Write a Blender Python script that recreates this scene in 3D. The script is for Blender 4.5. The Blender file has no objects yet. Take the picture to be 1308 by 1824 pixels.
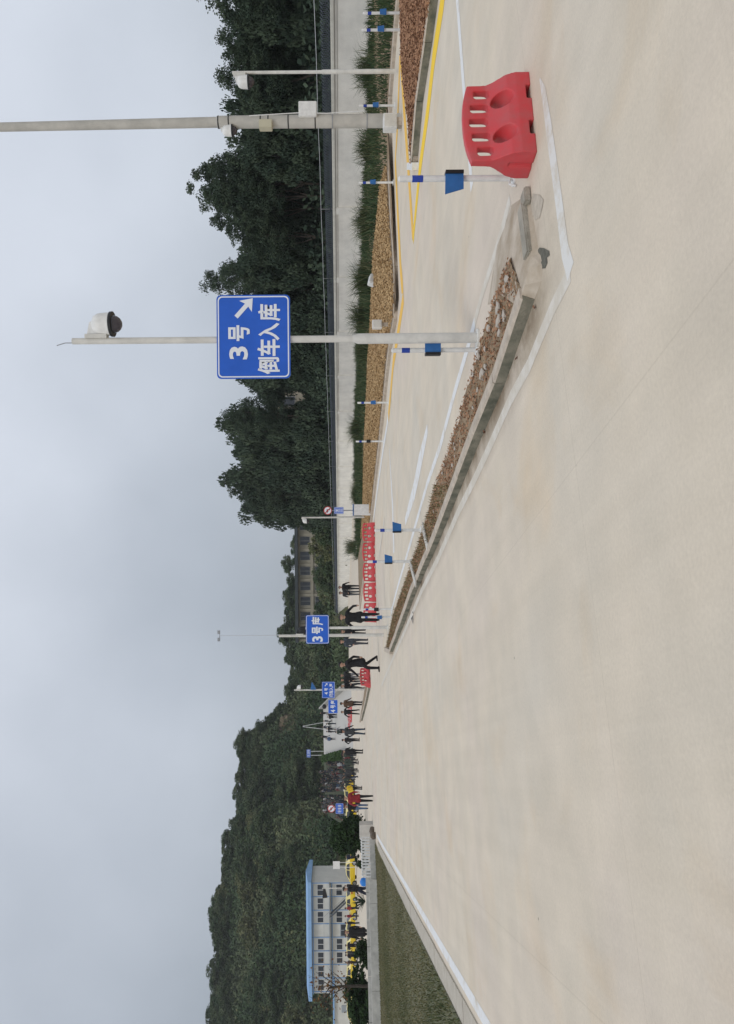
import bpy, bmesh, math, random
import numpy as np
from mathutils import Vector, Matrix

random.seed(7)
rng = np.random.default_rng(7)
R = math.radians
S = bpy.context.scene
COL = S.collection

# ------------------------------------------------------------------ camera
# The photograph is a page lying on its side: world up is picture left, so the camera is rolled by 90 degrees.
H = 1.7                    # eye height in metres
F = 1300.0                 # focal length in photo pixels (long side 1824)
RHO = R(0.5)               # slight tilt of the page
PC, PU = 602.0, 912.0      # principal point in photo pixels
_c, _s = math.cos(RHO), math.sin(RHO)
cam = bpy.data.cameras.new('camera')
cam.sensor_fit = 'VERTICAL'
cam.sensor_height = 36.0
cam.lens = 36.0 * F / 1824.0
cam.shift_x = (654.0 - PC) / 1824.0
cam.clip_start = 0.1
cam.clip_end = 6000
camo = bpy.data.objects.new('camera', cam)
COL.objects.link(camo)
camo.matrix_world = Matrix(((-_s, _c, 0, 0), (0, 0, -1, 0), (-_c, -_s, 0, H), (0, 0, 0, 1)))
S.camera = camo

# ------------------------------------------------------------------ sky, sun, exposure
SUN_EL, SUN_AZ = R(46), R(213)      # azimuth measured from +Y towards +X
world = bpy.data.worlds.new('World')
S.world = world
world.use_nodes = True
wn, wl = world.node_tree.nodes, world.node_tree.links
wn.clear()
wout = wn.new('ShaderNodeOutputWorld')
bg = wn.new('ShaderNodeBackground')
sky = wn.new('ShaderNodeTexSky')
sky.sky_type = 'NISHITA'
sky.sun_disc = False
sky.sun_elevation = SUN_EL
sky.sun_rotation = SUN_AZ
sky.dust_density = 4.0
sky.air_density = 1.0
wtc = wn.new('ShaderNodeTexCoord')
wsep = wn.new('ShaderNodeSeparateXYZ')
wl.new(wtc.outputs['Generated'], wsep.inputs[0])
# overcast cloud deck: brighter overhead than at the horizon
wmr = wn.new('ShaderNodeMapRange')
wmr.inputs['From Min'].default_value = -0.05
wmr.inputs['From Max'].default_value = 0.55
wl.new(wsep.outputs['Z'], wmr.inputs['Value'])
wno = wn.new('ShaderNodeTexNoise')
wno.inputs['Scale'].default_value = 3.0
wno.inputs['Detail'].default_value = 5.0
wno.inputs['Roughness'].default_value = 0.45
wl.new(wtc.outputs['Generated'], wno.inputs['Vector'])
wma = wn.new('ShaderNodeMath'); wma.operation = 'MULTIPLY_ADD'
wma.inputs[1].default_value = 1.0
wma.inputs[2].default_value = -0.47
wl.new(wno.outputs['Fac'], wma.inputs[0])
wx = wn.new('ShaderNodeMath'); wx.operation = 'MULTIPLY_ADD'      # the deck is brighter towards the right
wx.inputs[1].default_value = 0.55
wl.new(wsep.outputs['X'], wx.inputs[0]); wl.new(wma.outputs[0], wx.inputs[2])
wad = wn.new('ShaderNodeMath'); wad.operation = 'ADD'
wl.new(wmr.outputs[0], wad.inputs[0]); wl.new(wx.outputs[0], wad.inputs[1])
wcr = wn.new('ShaderNodeValToRGB')
wcr.color_ramp.elements[0].position = 0.0
wcr.color_ramp.elements[0].color = (3.7, 4.15, 4.75, 1)
wcr.color_ramp.elements[1].position = 0.9
wcr.color_ramp.elements[1].color = (7.45, 7.95, 8.8, 1)
wl.new(wad.outputs[0], wcr.inputs[0])
wmix = wn.new('ShaderNodeMix'); wmix.data_type = 'RGBA'
wmix.inputs['Factor'].default_value = 0.88
wl.new(sky.outputs[0], wmix.inputs['A'])
wl.new(wcr.outputs[0], wmix.inputs['B'])
wl.new(wmix.outputs['Result'], bg.inputs['Color'])
bg.inputs['Strength'].default_value = 0.1
wl.new(bg.outputs[0], wout.inputs[0])

sl = bpy.data.lights.new('sun', 'SUN')
sl.energy = 0.9
sl.angle = R(18)
sl.color = (1.0, 0.96, 0.9)
so = bpy.data.objects.new('sun', sl)
COL.objects.link(so)
_d = Vector((math.sin(SUN_AZ) * math.cos(SUN_EL), math.cos(SUN_AZ) * math.cos(SUN_EL), math.sin(SUN_EL)))
so.rotation_euler = _d.to_track_quat('Z', 'Y').to_euler()
so.location = _d * 50

S.view_settings.view_transform = 'Standard'
S.view_settings.look = 'None'
S.view_settings.gamma = 1
S.view_settings.exposure = 0.0
S.view_settings.use_curve_mapping = False

# ------------------------------------------------------------------ layout helpers
A = math.atan2(464, 1300)                  # the road runs this far left of the view direction
CA, SA = math.cos(A), math.sin(A)
def rs(r, s): return (r * CA - s * SA, r * SA + s * CA)       # across / along the road -> X, Y
def to_rs(X, Y): return (X * CA + Y * SA, -X * SA + Y * CA)
def sm(a, b, x):
    t = min(1.0, max(0.0, (x - a) / (b - a)))
    return t * t * (3 - 2 * t)
def gz(X, Y):                              # the ground falls gently towards the far left
    r = X * CA + Y * SA
    return -0.36 * sm(28, 75, Y) * sm(12, -8, r)
def ray(x, y):
    dU, dV = (1824.0 - y) - PU, x - PC
    return (dU * _c - dV * _s) / F, (dU * _s + dV * _c) / F
def P(x, y, dz=0.0):                       # survey: where a sight line meets the ground
    h, v = ray(x, y)
    z = dz
    for _ in range(25):
        Y = (H - z) / v
        z = gz(h * Y, Y) + dz
    return Vector((h * Y, Y, z))
def Q(x, y, Y):
    h, v = ray(x, y)
    return Vector((h * Y, Y, H - v * Y))
def G(X, Y, dz=0.0): return Vector((X, Y, gz(X, Y) + dz))

# ------------------------------------------------------------------ materials
MATS = {}
def mat(name, col, rough=0.7, var=0.0, scale=6.0, bump=0.0, col2=None, metallic=0.0, attr=None, alpha_noise=None,
        coords='Object', spec=0.3, detail=5.0, transl=0.0):
    if name in MATS: return MATS[name]
    m = bpy.data.materials.new(name)
    m.use_nodes = True
    nt = m.node_tree; N, L = nt.nodes, nt.links
    b = N['Principled BSDF']
    b.inputs['Roughness'].default_value = rough
    b.inputs['Metallic'].default_value = metallic
    b.inputs['Specular IOR Level'].default_value = spec
    b.inputs['Base Color'].default_value = (*col, 1)
    m.diffuse_color = (*col, 1)
    if var or col2 or bump:
        tc = N.new('ShaderNodeTexCoord')
        no = N.new('ShaderNodeTexNoise')
        no.inputs['Scale'].default_value = scale
        no.inputs['Detail'].default_value = detail
        no.inputs['Roughness'].default_value = 0.6
        L.new(tc.outputs[coords], no.inputs['Vector'])
        c2 = col2 or tuple(max(0, c * (1 - var)) for c in col)
        c1 = col if col2 else tuple(min(1, c * (1 + var * 0.6)) for c in col)
        cr = N.new('ShaderNodeValToRGB')
        cr.color_ramp.elements[0].position = 0.34; cr.color_ramp.elements[0].color = (*c2, 1)
        cr.color_ramp.elements[1].position = 0.66; cr.color_ramp.elements[1].color = (*c1, 1)
        L.new(no.outputs['Fac'], cr.inputs[0])
        L.new(cr.outputs[0], b.inputs['Base Color'])
        if bump:
            bp = N.new('ShaderNodeBump')
            bp.inputs['Strength'].default_value = bump
            bp.inputs['Distance'].default_value = 0.02
            n2 = N.new('ShaderNodeTexNoise'); n2.inputs['Scale'].default_value = scale * 8
            L.new(tc.outputs[coords], n2.inputs['Vector'])
            L.new(n2.outputs['Fac'], bp.inputs['Height'])
            L.new(bp.outputs[0], b.inputs['Normal'])
    MATS[name] = m
    return m
def leafmat(name, cols, rough=0.75):
    """foliage: colour picked by the clump attribute 'tint' """
    m = bpy.data.materials.new(name); m.use_nodes = True
    N, L = m.node_tree.nodes, m.node_tree.links
    b = N['Principled BSDF']
    b.inputs['Roughness'].default_value = rough
    b.inputs['Specular IOR Level'].default_value = 0.05
    at = N.new('ShaderNodeAttribute'); at.attribute_name = 'tint'
    cr = N.new('ShaderNodeValToRGB')
    els = cr.color_ramp.elements
    for i, c in enumerate(cols):
        e = els[i] if i < 2 else els.new(0.5)
        e.position = i / (len(cols) - 1)
        e.color = (*c, 1)
    L.new(at.outputs['Fac'], cr.inputs[0])
    L.new(cr.outputs[0], b.inputs['Base Color'])
    MATS[name] = m
    return m

WHITE = mat('white_paint', (0.72, 0.72, 0.70), 0.5, var=0.12, scale=9)
POLE = mat('pole_paint', (0.62, 0.61, 0.57), 0.5, var=0.14, scale=5, bump=0.1)
BLUE = mat('sign_blue', (0.022, 0.115, 0.56), 0.45, var=0.1, scale=3)
LETTER = mat('sign_white', (0.74, 0.77, 0.82), 0.5)
BAND = mat('band_blue', (0.025, 0.06, 0.34), 0.5)
FLAG = mat('flag_blue', (0.03, 0.135, 0.37), 0.55, var=0.15, scale=8)
BLACK = mat('black_plastic', (0.015, 0.016, 0.018), 0.5)
RED = mat('red_plastic', (0.60, 0.05, 0.06), 0.5, col2=(0.49, 0.085, 0.09), scale=6, bump=0.06, spec=0.4)
STEEL = mat('grey_steel', (0.33, 0.34, 0.35), 0.5, metallic=0.6)
WIRE = mat('coil_wire', (0.10, 0.115, 0.14), 0.6, metallic=0.3)
WALLM = mat('wall_render', (0.80, 0.785, 0.73), 0.9, var=0.12, scale=1.1, bump=0.15)
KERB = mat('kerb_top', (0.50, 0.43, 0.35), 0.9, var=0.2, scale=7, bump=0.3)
BARK = mat('bark', (0.06, 0.05, 0.04), 0.9, var=0.3, scale=6)
GLASS = mat('window_glass', (0.03, 0.036, 0.045), 0.15, spec=0.5)
SOIL = mat('soil', (0.34, 0.25, 0.16), 0.95, col2=(0.20, 0.145, 0.09), scale=5, bump=0.6)

# ------------------------------------------------------------------ object helpers
def link(name, me, parent=None, mats=None):
    o = bpy.data.objects.new(name, me)
    COL.objects.link(o)
    if parent is not None: o.parent = parent
    if mats is not None and me is not None:
        for m in (mats if isinstance(mats, (list, tuple)) else [mats]): me.materials.append(m)
    return o
def tag(o, label=None, cat=None, group=None, kind=None):
    if label: o['label'] = label
    if cat: o['category'] = cat
    if group: o['group'] = group
    if kind: o['kind'] = kind
    return o
def thing(name, loc, label, cat, group=None, rz=0.0):
    o = bpy.data.objects.new(name, None)
    o.empty_display_size = 0.2
    COL.objects.link(o)
    o.location = loc
    o.rotation_euler = (0, 0, rz)
    return tag(o, label, cat, group)
def copy_tree(o, parent=None):
    c = o.copy(); COL.objects.link(c)
    c.parent = parent
    for ch in list(o.children): copy_tree(ch, c)
    return c

class MB:
    def __init__(s): s.v, s.f, s.m = [], [], []
    def add(s, vs, fs, mi=0):
        n = len(s.v)
        s.v += [tuple(v) for v in vs]
        s.f += [tuple(i + n for i in f) for f in fs]
        s.m += [mi] * len(fs)
        return s
    def box(s, c, d, rz=0.0, mi=0, taper=1.0):
        x, y, z = d[0] / 2, d[1] / 2, d[2] / 2
        vs = []
        for k, sz in ((1, -1), (taper, 1)):
            for sx, sy in ((-1, -1), (1, -1), (1, 1), (-1, 1)):
                px, py = sx * x * k, sy * y * k
                vs.append((c[0] + px * math.cos(rz) - py * math.sin(rz), c[1] + px * math.sin(rz) + py * math.cos(rz), c[2] + sz * z))
        return s.add(vs, [(3, 2, 1, 0), (4, 5, 6, 7), (0, 1, 5, 4), (1, 2, 6, 5), (2, 3, 7, 6), (3, 0, 4, 7)], mi)
    def tube(s, pts, rad, n=8, mi=0, cap=True):
        pts = [Vector(p) for p in pts]
        rads = rad if isinstance(rad, (list, tuple)) else [rad] * len(pts)
        vs, fs = [], []
        for i, p in enumerate(pts):
            d = (pts[min(i + 1, len(pts) - 1)] - pts[max(i - 1, 0)]).normalized()
            up = Vector((0, 0, 1)) if abs(d.z) < 0.95 else Vector((1, 0, 0))
            a = d.cross(up).normalized(); b = a.cross(d).normalized()
            for k in range(n):
                t = 2 * math.pi * k / n
                vs.append(p + (a * math.cos(t) + b * math.sin(t)) * rads[i])
        for i in range(len(pts) - 1):
            for k in range(n):
                k2 = (k + 1) % n
                fs.append((i * n + k, (i + 1) * n + k, (i + 1) * n + k2, i * n + k2))
        if cap:
            fs.append(tuple(range(n)))
            fs.append(tuple(reversed(range((len(pts) - 1) * n, len(pts) * n))))
        return s.add(vs, fs, mi)
    def lathe(s, prof, c=(0, 0, 0), n=16, mi=0):
        vs, fs = [], []
        for r, z in prof:
            for k in range(n):
                t = 2 * math.pi * k / n
                vs.append((c[0] + r * math.cos(t), c[1] + r * math.sin(t), c[2] + z))
        for i in range(len(prof) - 1):
            for k in range(n):
                k2 = (k + 1) % n
                fs.append((i * n + k, i * n + k2, (i + 1) * n + k2, (i + 1) * n + k))
        fs.append(tuple(reversed(range(n))))
        fs.append(tuple(range((len(prof) - 1) * n, len(prof) * n)))
        return s.add(vs, fs, mi)
    def prism(s, poly, y0, y1, mi=0):              # polygon in x,z, thickness along y
        n = len(poly)
        vs = [(x, y0, z) for x, z in poly] + [(x, y1, z) for x, z in poly]
        fs = [tuple(range(n)), tuple(reversed(range(n, 2 * n)))]
        for i in range(n):
            j = (i + 1) % n
            fs.append((i, i + n, j + n, j))
        return s.add(vs, fs, mi)
    def slab(s, poly, z0, z1, mi=0):               # polygon in x,y, thickness along z
        n = len(poly)
        vs = [(p[0], p[1], z0) for p in poly] + [(p[0], p[1], z1) for p in poly]
        fs = [tuple(reversed(range(n))), tuple(range(n, 2 * n))]
        for i in range(n):
            j = (i + 1) % n
            fs.append((i, j, j + n, i + n))
        return s.add(vs, fs, mi)
    def mesh(s, name, mats=None, smooth=False):
        me = bpy.data.meshes.new(name)
        me.from_pydata(s.v, [], s.f)
        if mats is not None:
            for m in (mats if isinstance(mats, (list, tuple)) else [mats]): me.materials.append(m)
            if isinstance(mats, (list, tuple)): me.polygons.foreach_set('material_index', s.m)
        bm = bmesh.new(); bm.from_mesh(me)
        bmesh.ops.recalc_face_normals(bm, faces=bm.faces)
        bm.to_mesh(me); bm.free()
        if smooth:
            me.polygons.foreach_set('use_smooth', [True] * len(me.polygons))
            try: me.set_sharp_from_angle(angle=R(40))
            except Exception: pass
        me.update()
        return me
    def build(s, name, mats, parent=None, smooth=False):
        return link(name, s.mesh(name, mats, smooth), parent)

def bevel_box(d, b, name, m):
    bm = bmesh.new()
    bmesh.ops.create_cube(bm, size=1)
    bmesh.ops.scale(bm, vec=d, verts=bm.verts)
    bmesh.ops.bevel(bm, geom=bm.edges[:], offset=b, segments=2, affect='EDGES')
    me = bpy.data.meshes.new(name); bm.to_mesh(me); bm.free()
    me.materials.append(m)
    return me

def raw_mesh(name, V, Fq, mats, tint=None, mi=None):
    """numpy quads/tris -> mesh"""
    me = bpy.data.meshes.new(name)
    n, k = Fq.shape
    me.vertices.add(len(V)); me.vertices.foreach_set('co', np.asarray(V, np.float32).ravel())
    me.loops.add(n * k); me.loops.foreach_set('vertex_index', Fq.astype(np.int32).ravel())
    me.polygons.add(n); me.polygons.foreach_set('loop_start', (np.arange(n) * k).astype(np.int32))
    for m in (mats if isinstance(mats, (list, tuple)) else [mats]): me.materials.append(m)
    if mi is not None: me.polygons.foreach_set('material_index', mi.astype(np.int32))
    if tint is not None:
        a = me.attributes.new('tint', 'FLOAT', 'FACE')
        a.data.foreach_set('value', np.asarray(tint, np.float32))
    me.update(calc_edges=True)
    return me
def leaf_quads(C, size, elong=1.7, flat=0.0, rg=rng):
    """random leaf rhombi at centres C (N,3)"""
    n = len(C)
    a = rg.normal(size=(n, 3)); a /= np.linalg.norm(a, axis=1)[:, None]
    if flat: a[:, 2] *= (1 - flat); a /= np.linalg.norm(a, axis=1)[:, None]
    b = rg.normal(size=(n, 3))
    if flat: b[:, 2] *= (1 - flat)
    b -= (b * a).sum(1)[:, None] * a; b /= np.linalg.norm(b, axis=1)[:, None]
    s = (size * np.ones(n))[:, None]
    V = np.stack([C - a * s * elong / 2, C + b * s / 2, C + a * s * elong / 2, C - b * s / 2], 1).reshape(-1, 3)
    return V, np.arange(4 * n).reshape(n, 4)

# ------------------------------------------------------------------ ground
def ground_material():
    m = bpy.data.materials.new('concrete_yard'); m.use_nodes = True
    N, L = m.node_tree.nodes, m.node_tree.links
    b = N['Principled BSDF']; b.inputs['Roughness'].default_value = 0.85; b.inputs['Specular IOR Level'].default_value = 0.2
    tc = N.new('ShaderNodeTexCoord')
    rot = N.new('ShaderNodeMapping'); rot.inputs['Rotation'].default_value = (0, 0, -A)   # road frame: x across, y along
    L.new(tc.outputs['Object'], rot.inputs['Vector'])
    def noise(scale, detail=4.0, vec=None, rough=0.55, dist=0.0):
        n = N.new('ShaderNodeTexNoise'); n.inputs['Scale'].default_value = scale
        n.inputs['Detail'].default_value = detail; n.inputs['Roughness'].default_value = rough
        n.inputs['Distortion'].default_value = dist
        L.new((vec or rot.outputs[0]), n.inputs['Vector']); return n
    def ramp(src, stops):
        r = N.new('ShaderNodeValToRGB'); e = r.color_ramp.elements
        for i, (p, c) in enumerate(stops):
            q = e[i] if i < 2 else e.new(p)
            q.position = p; q.color = (*c, 1) if len(c) == 3 else c
        L.new(src, r.inputs[0]); return r
    def mix(a, bb, fac, mode='MULTIPLY'):
        x = N.new('ShaderNodeMix'); x.data_type = 'RGBA'; x.blend_type = mode
        x.inputs['Factor'].default_value = fac
        L.new(a, x.inputs['A']); L.new(bb, x.inputs['B']); return x
    big = noise(0.22, 3)
    base = ramp(big.outputs['Fac'], [(0.28, (0.635, 0.555, 0.475)), (0.72, (0.62, 0.57, 0.485)), (0.5, (0.655, 0.58, 0.47))])
    mid = noise(1.3, 5)
    c1 = ramp(mid.outputs['Fac'], [(0.3, (0.925, 0.925, 0.92)), (0.7, (1.06, 1.05, 1.04))])
    x1 = mix(base.outputs[0], c1.outputs[0], 1.0)
    # brushed streaks along and tyre wear across
    st = N.new('ShaderNodeMapping'); st.inputs['Scale'].default_value = (3.2, 0.10, 1)
    L.new(rot.outputs[0], st.inputs['Vector'])
    s1 = noise(1.6, 4, st.outputs[0])
    c2 = ramp(s1.outputs['Fac'], [(0.32, (0.93, 0.925, 0.915)), (0.68, (1.04, 1.04, 1.045))])
    x2 = mix(x1.outputs['Result'], c2.outputs[0], 0.45)
    fine = noise(38, 6, rough=0.7)
    c3 = ramp(fine.outputs['Fac'], [(0.3, (0.9, 0.9, 0.9)), (0.7, (1.07, 1.07, 1.07))])
    x3 = mix(x2.outputs['Result'], c3.outputs[0], 0.8)
    # pale curved sweeps left by turning tyres
    tm_ = N.new('ShaderNodeMapping'); tm_.inputs['Rotation'].default_value = (0, 0, 0.9); tm_.inputs['Scale'].default_value = (0.16, 2.2, 1)
    L.new(rot.outputs[0], tm_.inputs['Vector'])
    sw = noise(1.0, 3, tm_.outputs[0], dist=0.8)
    c3b = ramp(sw.outputs['Fac'], [(0.56, (1, 1, 1)), (0.72, (1.04, 1.04, 1.035))])
    x3 = mix(x3.outputs['Result'], c3b.outputs[0], 1.0)
    # sparse dark specks and rusty blotches
    sp = N.new('ShaderNodeTexVoronoi'); sp.inputs['Scale'].default_value = 1.3; sp.inputs['Randomness'].default_value = 1
    L.new(rot.outputs[0], sp.inputs['Vector'])
    c4 = ramp(sp.outputs['Distance'], [(0.010, (0.25, 0.24, 0.2)), (0.022, (1, 1, 1))])
    x4 = mix(x3.outputs['Result'], c4.outputs[0], 0.85)
    rust = noise(0.55, 5, dist=0.6)
    c5 = ramp(rust.outputs['Fac'], [(0.55, (1, 1, 1)), (0.75, (0.97, 0.90, 0.81))])
    x5 = mix(x4.outputs['Result'], c5.outputs[0], 1.0)
    # sawn joints between slabs: thin dark lines
    sep = N.new('ShaderNodeSeparateXYZ'); L.new(rot.outputs[0], sep.inputs[0])
    def joint(sock, period, off):
        a = N.new('ShaderNodeMath'); a.operation = 'ADD'; a.inputs[1].default_value = off; L.new(sock, a.inputs[0])
        w = N.new('ShaderNodeMath'); w.operation = 'PINGPONG'; w.inputs[1].default_value = period / 2; L.new(a.outputs[0], w.inputs[0])
        return ramp(w.outputs[0], [(0.003, (0.8, 0.79, 0.77)), (0.008, (1, 1, 1))])
    j1 = joint(sep.outputs['X'], 3.6, 1.55); j2 = joint(sep.outputs['Y'], 5.2, 0.4)
    x6 = mix(x5.outputs['Result'], j1.outputs[0], 0.4)
    x7 = mix(x6.outputs['Result'], j2.outputs[0], 0.45)
    # brown washed-down dirt lying along the island kerb
    dn = noise(1.8, 6, rough=0.65)
    dm = N.new('ShaderNodeMapRange'); dm.inputs['From Min'].default_value = 3.20; dm.inputs['From Max'].default_value = 3.66
    L.new(sep.outputs['X'], dm.inputs['Value'])
    dm2 = N.new('ShaderNodeMapRange'); dm2.inputs['From Min'].default_value = 4.6; dm2.inputs['From Max'].default_value = 4.3
    L.new(sep.outputs['X'], dm2.inputs['Value'])
    dm3 = N.new('ShaderNodeMapRange'); dm3.inputs['From Min'].default_value = 26.0; dm3.inputs['From Max'].default_value = 18.0
    L.new(sep.outputs['Y'], dm3.inputs['Value'])
    def mul(a_, b_):
        q_ = N.new('ShaderNodeMath'); q_.operation = 'MULTIPLY'; L.new(a_, q_.inputs[0]); L.new(b_, q_.inputs[1]); return q_.outputs[0]
    dm4 = N.new('ShaderNodeMapRange'); dm4.inputs['From Min'].default_value = 4.3; dm4.inputs['From Max'].default_value = 5.6
    L.new(sep.outputs['Y'], dm4.inputs['Value'])
    dr = ramp(dn.outputs['Fac'], [(0.34, (0.25, 0.25, 0.25)), (0.62, (1, 1, 1))])
    dfac = mul(mul(mul(mul(dm.outputs[0], dm2.outputs[0]), dm3.outputs[0]), dm4.outputs[0]), dr.outputs[0])
    x8 = N.new('ShaderNodeMix'); x8.data_type = 'RGBA'
    L.new(dfac, x8.inputs['Factor']); L.new(x7.outputs['Result'], x8.inputs['A']); x8.inputs['B'].default_value = (0.22, 0.165, 0.11, 1)
    L.new(x8.outputs['Result'], b.inputs['Base Color'])
    bp = N.new('ShaderNodeBump'); bp.inputs['Strength'].default_value = 0.25; bp.inputs['Distance'].default_value = 0.01
    L.new(fine.outputs['Fac'], bp.inputs['Height']); L.new(bp.outputs[0], b.inputs['Normal'])
    return m
def axis(lo, a, b, hi, step):
    v = list(np.arange(a, b + 1e-6, step))
    k, x = step, a
    L_ = []
    while x > lo: k *= 1.35; x -= k; L_.append(x)
    k, x = step, b
    R_ = []
    while x < hi: k *= 1.35; x += k; R_.append(x)
    return L_[::-1] + v + R_
gx = axis(-2500, -75, 45, 2500, 1.5)
gy = axis(-60, -6, 130, 3500, 1.5)
gv = np.array([(x, y, gz(x, y)) for y in gy for x in gx])
nx = len(gx)
gf = np.array([(j * nx + i, j * nx + i + 1, (j + 1) * nx + i + 1, (j + 1) * nx + i) for j in range(len(gy) - 1) for i in range(nx - 1)])
tag(link('ground', raw_mesh('ground', gv, gf, ground_material())), 'pale beige concrete yard of the driving test ground', kind='structure')

# painted markings -----------------------------------------------------------------
def paint_mat(name, col, wear=0.42, col2=(0.60, 0.545, 0.455)):
    m = bpy.data.materials.new(name); m.use_nodes = True
    N, L = m.node_tree.nodes, m.node_tree.links
    b = N['Principled BSDF']; b.inputs['Roughness'].default_value = 0.7
    tc = N.new('ShaderNodeTexCoord')
    n = N.new('ShaderNodeTexNoise'); n.inputs['Scale'].default_value = 3.5; n.inputs['Detail'].default_value = 8; n.inputs['Roughness'].default_value = 0.72
    L.new(tc.outputs['Object'], n.inputs['Vector'])
    r = N.new('ShaderNodeValToRGB')
    r.color_ramp.elements[0].position = wear - 0.07; r.color_ramp.elements[0].color = (*col2, 1)
    r.color_ramp.elements[1].position = wear + 0.07; r.color_ramp.elements[1].color = (*col, 1)
    L.new(n.outputs['Fac'], r.inputs[0]); L.new(r.outputs[0], b.inputs['Base Color'])
    return m
PW = paint_mat('road_white', (0.74, 0.74, 0.73), 0.42)
PWF = paint_mat('road_white_faded', (0.675, 0.63, 0.555), 0.53)
PWM = paint_mat('road_white_worn', (0.70, 0.685, 0.645), 0.45)
PY = paint_mat('road_yellow', (0.88, 0.58, 0.02), 0.28, (0.62, 0.45, 0.15))
PO = paint_mat('road_orange', (0.82, 0.48, 0.07), 0.33, (0.55, 0.43, 0.27))
NSTRIP = [0]
def strip(name, pts, w, m, label, dz=None):
    """painted line along ground points (photo survey points), width in metres (number or per point)"""
    NSTRIP[0] += 1
    dz = 0.0015 + 0.0002 * NSTRIP[0]
    pts = [P(*p) if not isinstance(p, Vector) else p for p in pts]
    ws = w if isinstance(w, (list, tuple)) else [w] * len(pts)
    c, cw = [], []
    for i in range(len(pts) - 1):
        n = max(1, int((pts[i + 1] - pts[i]).length / 0.8))
        for k in range(n):
            t = k / n
            c.append(pts[i].lerp(pts[i + 1], t)); cw.append(ws[i] * (1 - t) + ws[i + 1] * t)
    c.append(pts[-1]); cw.append(ws[-1])
    vs, fs = [], []
    for i, p in enumerate(c):
        d = c[min(i + 1, len(c) - 1)] - c[max(i - 1, 0)]
        n = Vector((-d.y, d.x, 0)).normalized() * cw[i] / 2
        for q in (p - n, p + n): vs.append((q.x, q.y, gz(q.x, q.y) + dz + 0.005 * sm(20, 30, q.y)))
    for i in range(len(c) - 1): fs.append((2 * i, 2 * i + 2, 2 * i + 3, 2 * i + 1))
    o = MB().add(vs, fs).build(name, m)
    return tag(o, label, kind='structure')
strip('lane_line', [G(*rs(-2.80, q)) for q in (3, 10, 16, 22, 28, 33, 37.5)], 0.16, PW, 'white edge line beside the lawn')
strip('lane_line', [(1016, 486), (1003, 512), (985, 548), (964, 598), (942, 652), (910, 710), (875, 790), (847, 851), (816, 913), (781, 994), (751, 1053), (723, 1120), (699, 1176), (680, 1222)], 0.14, PWF, 'worn white line along the island kerb')
strip('lane_line', [(962, 140), (969, 165), (979, 234), (994, 344), (1007, 447), (1017, 484)], [0.02, 0.10, 0.14, 0.15, 0.16, 0.17], PWM, 'white line in front of the red barrier')
strip('lane_line', [(813, -25), (815, 0), (825, 138), (841, 335)], 0.16, PW, 'white line behind the red barrier')
strip('lane_line', [(909, 355), (893, 415), (881, 456), (860, 522), (846, 574)], 0.13, PWF, 'faded white line right of the island nose')
strip('lane_line', [(846, 574), (834, 618), (811, 696), (785, 793), (761, 863), (733, 962), (708, 1048), (697, 1092)], 0.15, PW, 'white line on the inner side of the island')
strip('lane_line', [(762, 763), (748, 825), (738, 875), (722, 930)], [0.2, 0.42, 0.4, 0.2], PW, 'broken white stall line')
strip('lane_line', [(694, 798), (700, 906), (702, 985)], [0.1, 0.45, 0.5], PW, 'white stall cross line')
strip('lane_line', [(692, 744), (683, 800), (673, 870), (666, 925)], 0.3, PW, 'white line at the foot of the verge kerb')
strip('lane_line', [(685, 925), (675, 995)], 0.2, PWF, 'faint white stall line')
strip('lane_line', [(792, -30), (789, 0), (773, 103), (763, 193), (748, 303), (736, 428)], [0.44, 0.44, 0.43, 0.41, 0.38, 0.28], PY, 'bold yellow line along the short kerb')
strip('lane_line', [(713, 100), (708, 234), (704.5, 286), (708, 361), (714, 478), (717, 512), (719, 531), (711, 584), (701, 646), (692.5, 744)], 0.42, PO, 'orange yellow line following the verge kerb', dz=0.010)
strip('lane_line', [(713, 100), (719, 179), (728.5, 310), (736, 420)], [0.14, 0.36, 0.38, 0.3], PO, 'orange yellow line running to a point', dz=0.014)
# stains at the island nose
STAIN = mat('damp_stain', (0.13, 0.125, 0.10), 0.9, var=0.3, scale=20)
def blob(name, pts, m, dz, label):
    vs = [P(*p) for p in pts]
    vs = [(p.x, p.y, gz(p.x, p.y) + dz) for p in vs]
    return tag(MB().add(vs, [tuple(range(len(vs)))]).build(name, m), label, kind='structure')
blob('stain', [(958, 447), (962, 441), (970, 442), (979, 447), (980, 455), (975, 459), (976, 468), (972, 478), (962, 479), (959, 473), (966, 465), (964, 455)], STAIN, 0.004, 'dark damp stain')
STAIN2 = mat('dirt_stain', (0.42, 0.37, 0.30), 0.9, col2=(0.54, 0.48, 0.39), scale=14)
blob('stain', [(950, 345), (962, 347), (969, 356), (966, 372), (962, 388), (954, 392), (948, 380), (946, 360)], STAIN2, 0.004, 'grey dirt stain')
STAIN3 = mat('rust_stain', (0.40, 0.32, 0.23), 0.9, col2=(0.47, 0.42, 0.345), scale=9)

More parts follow.
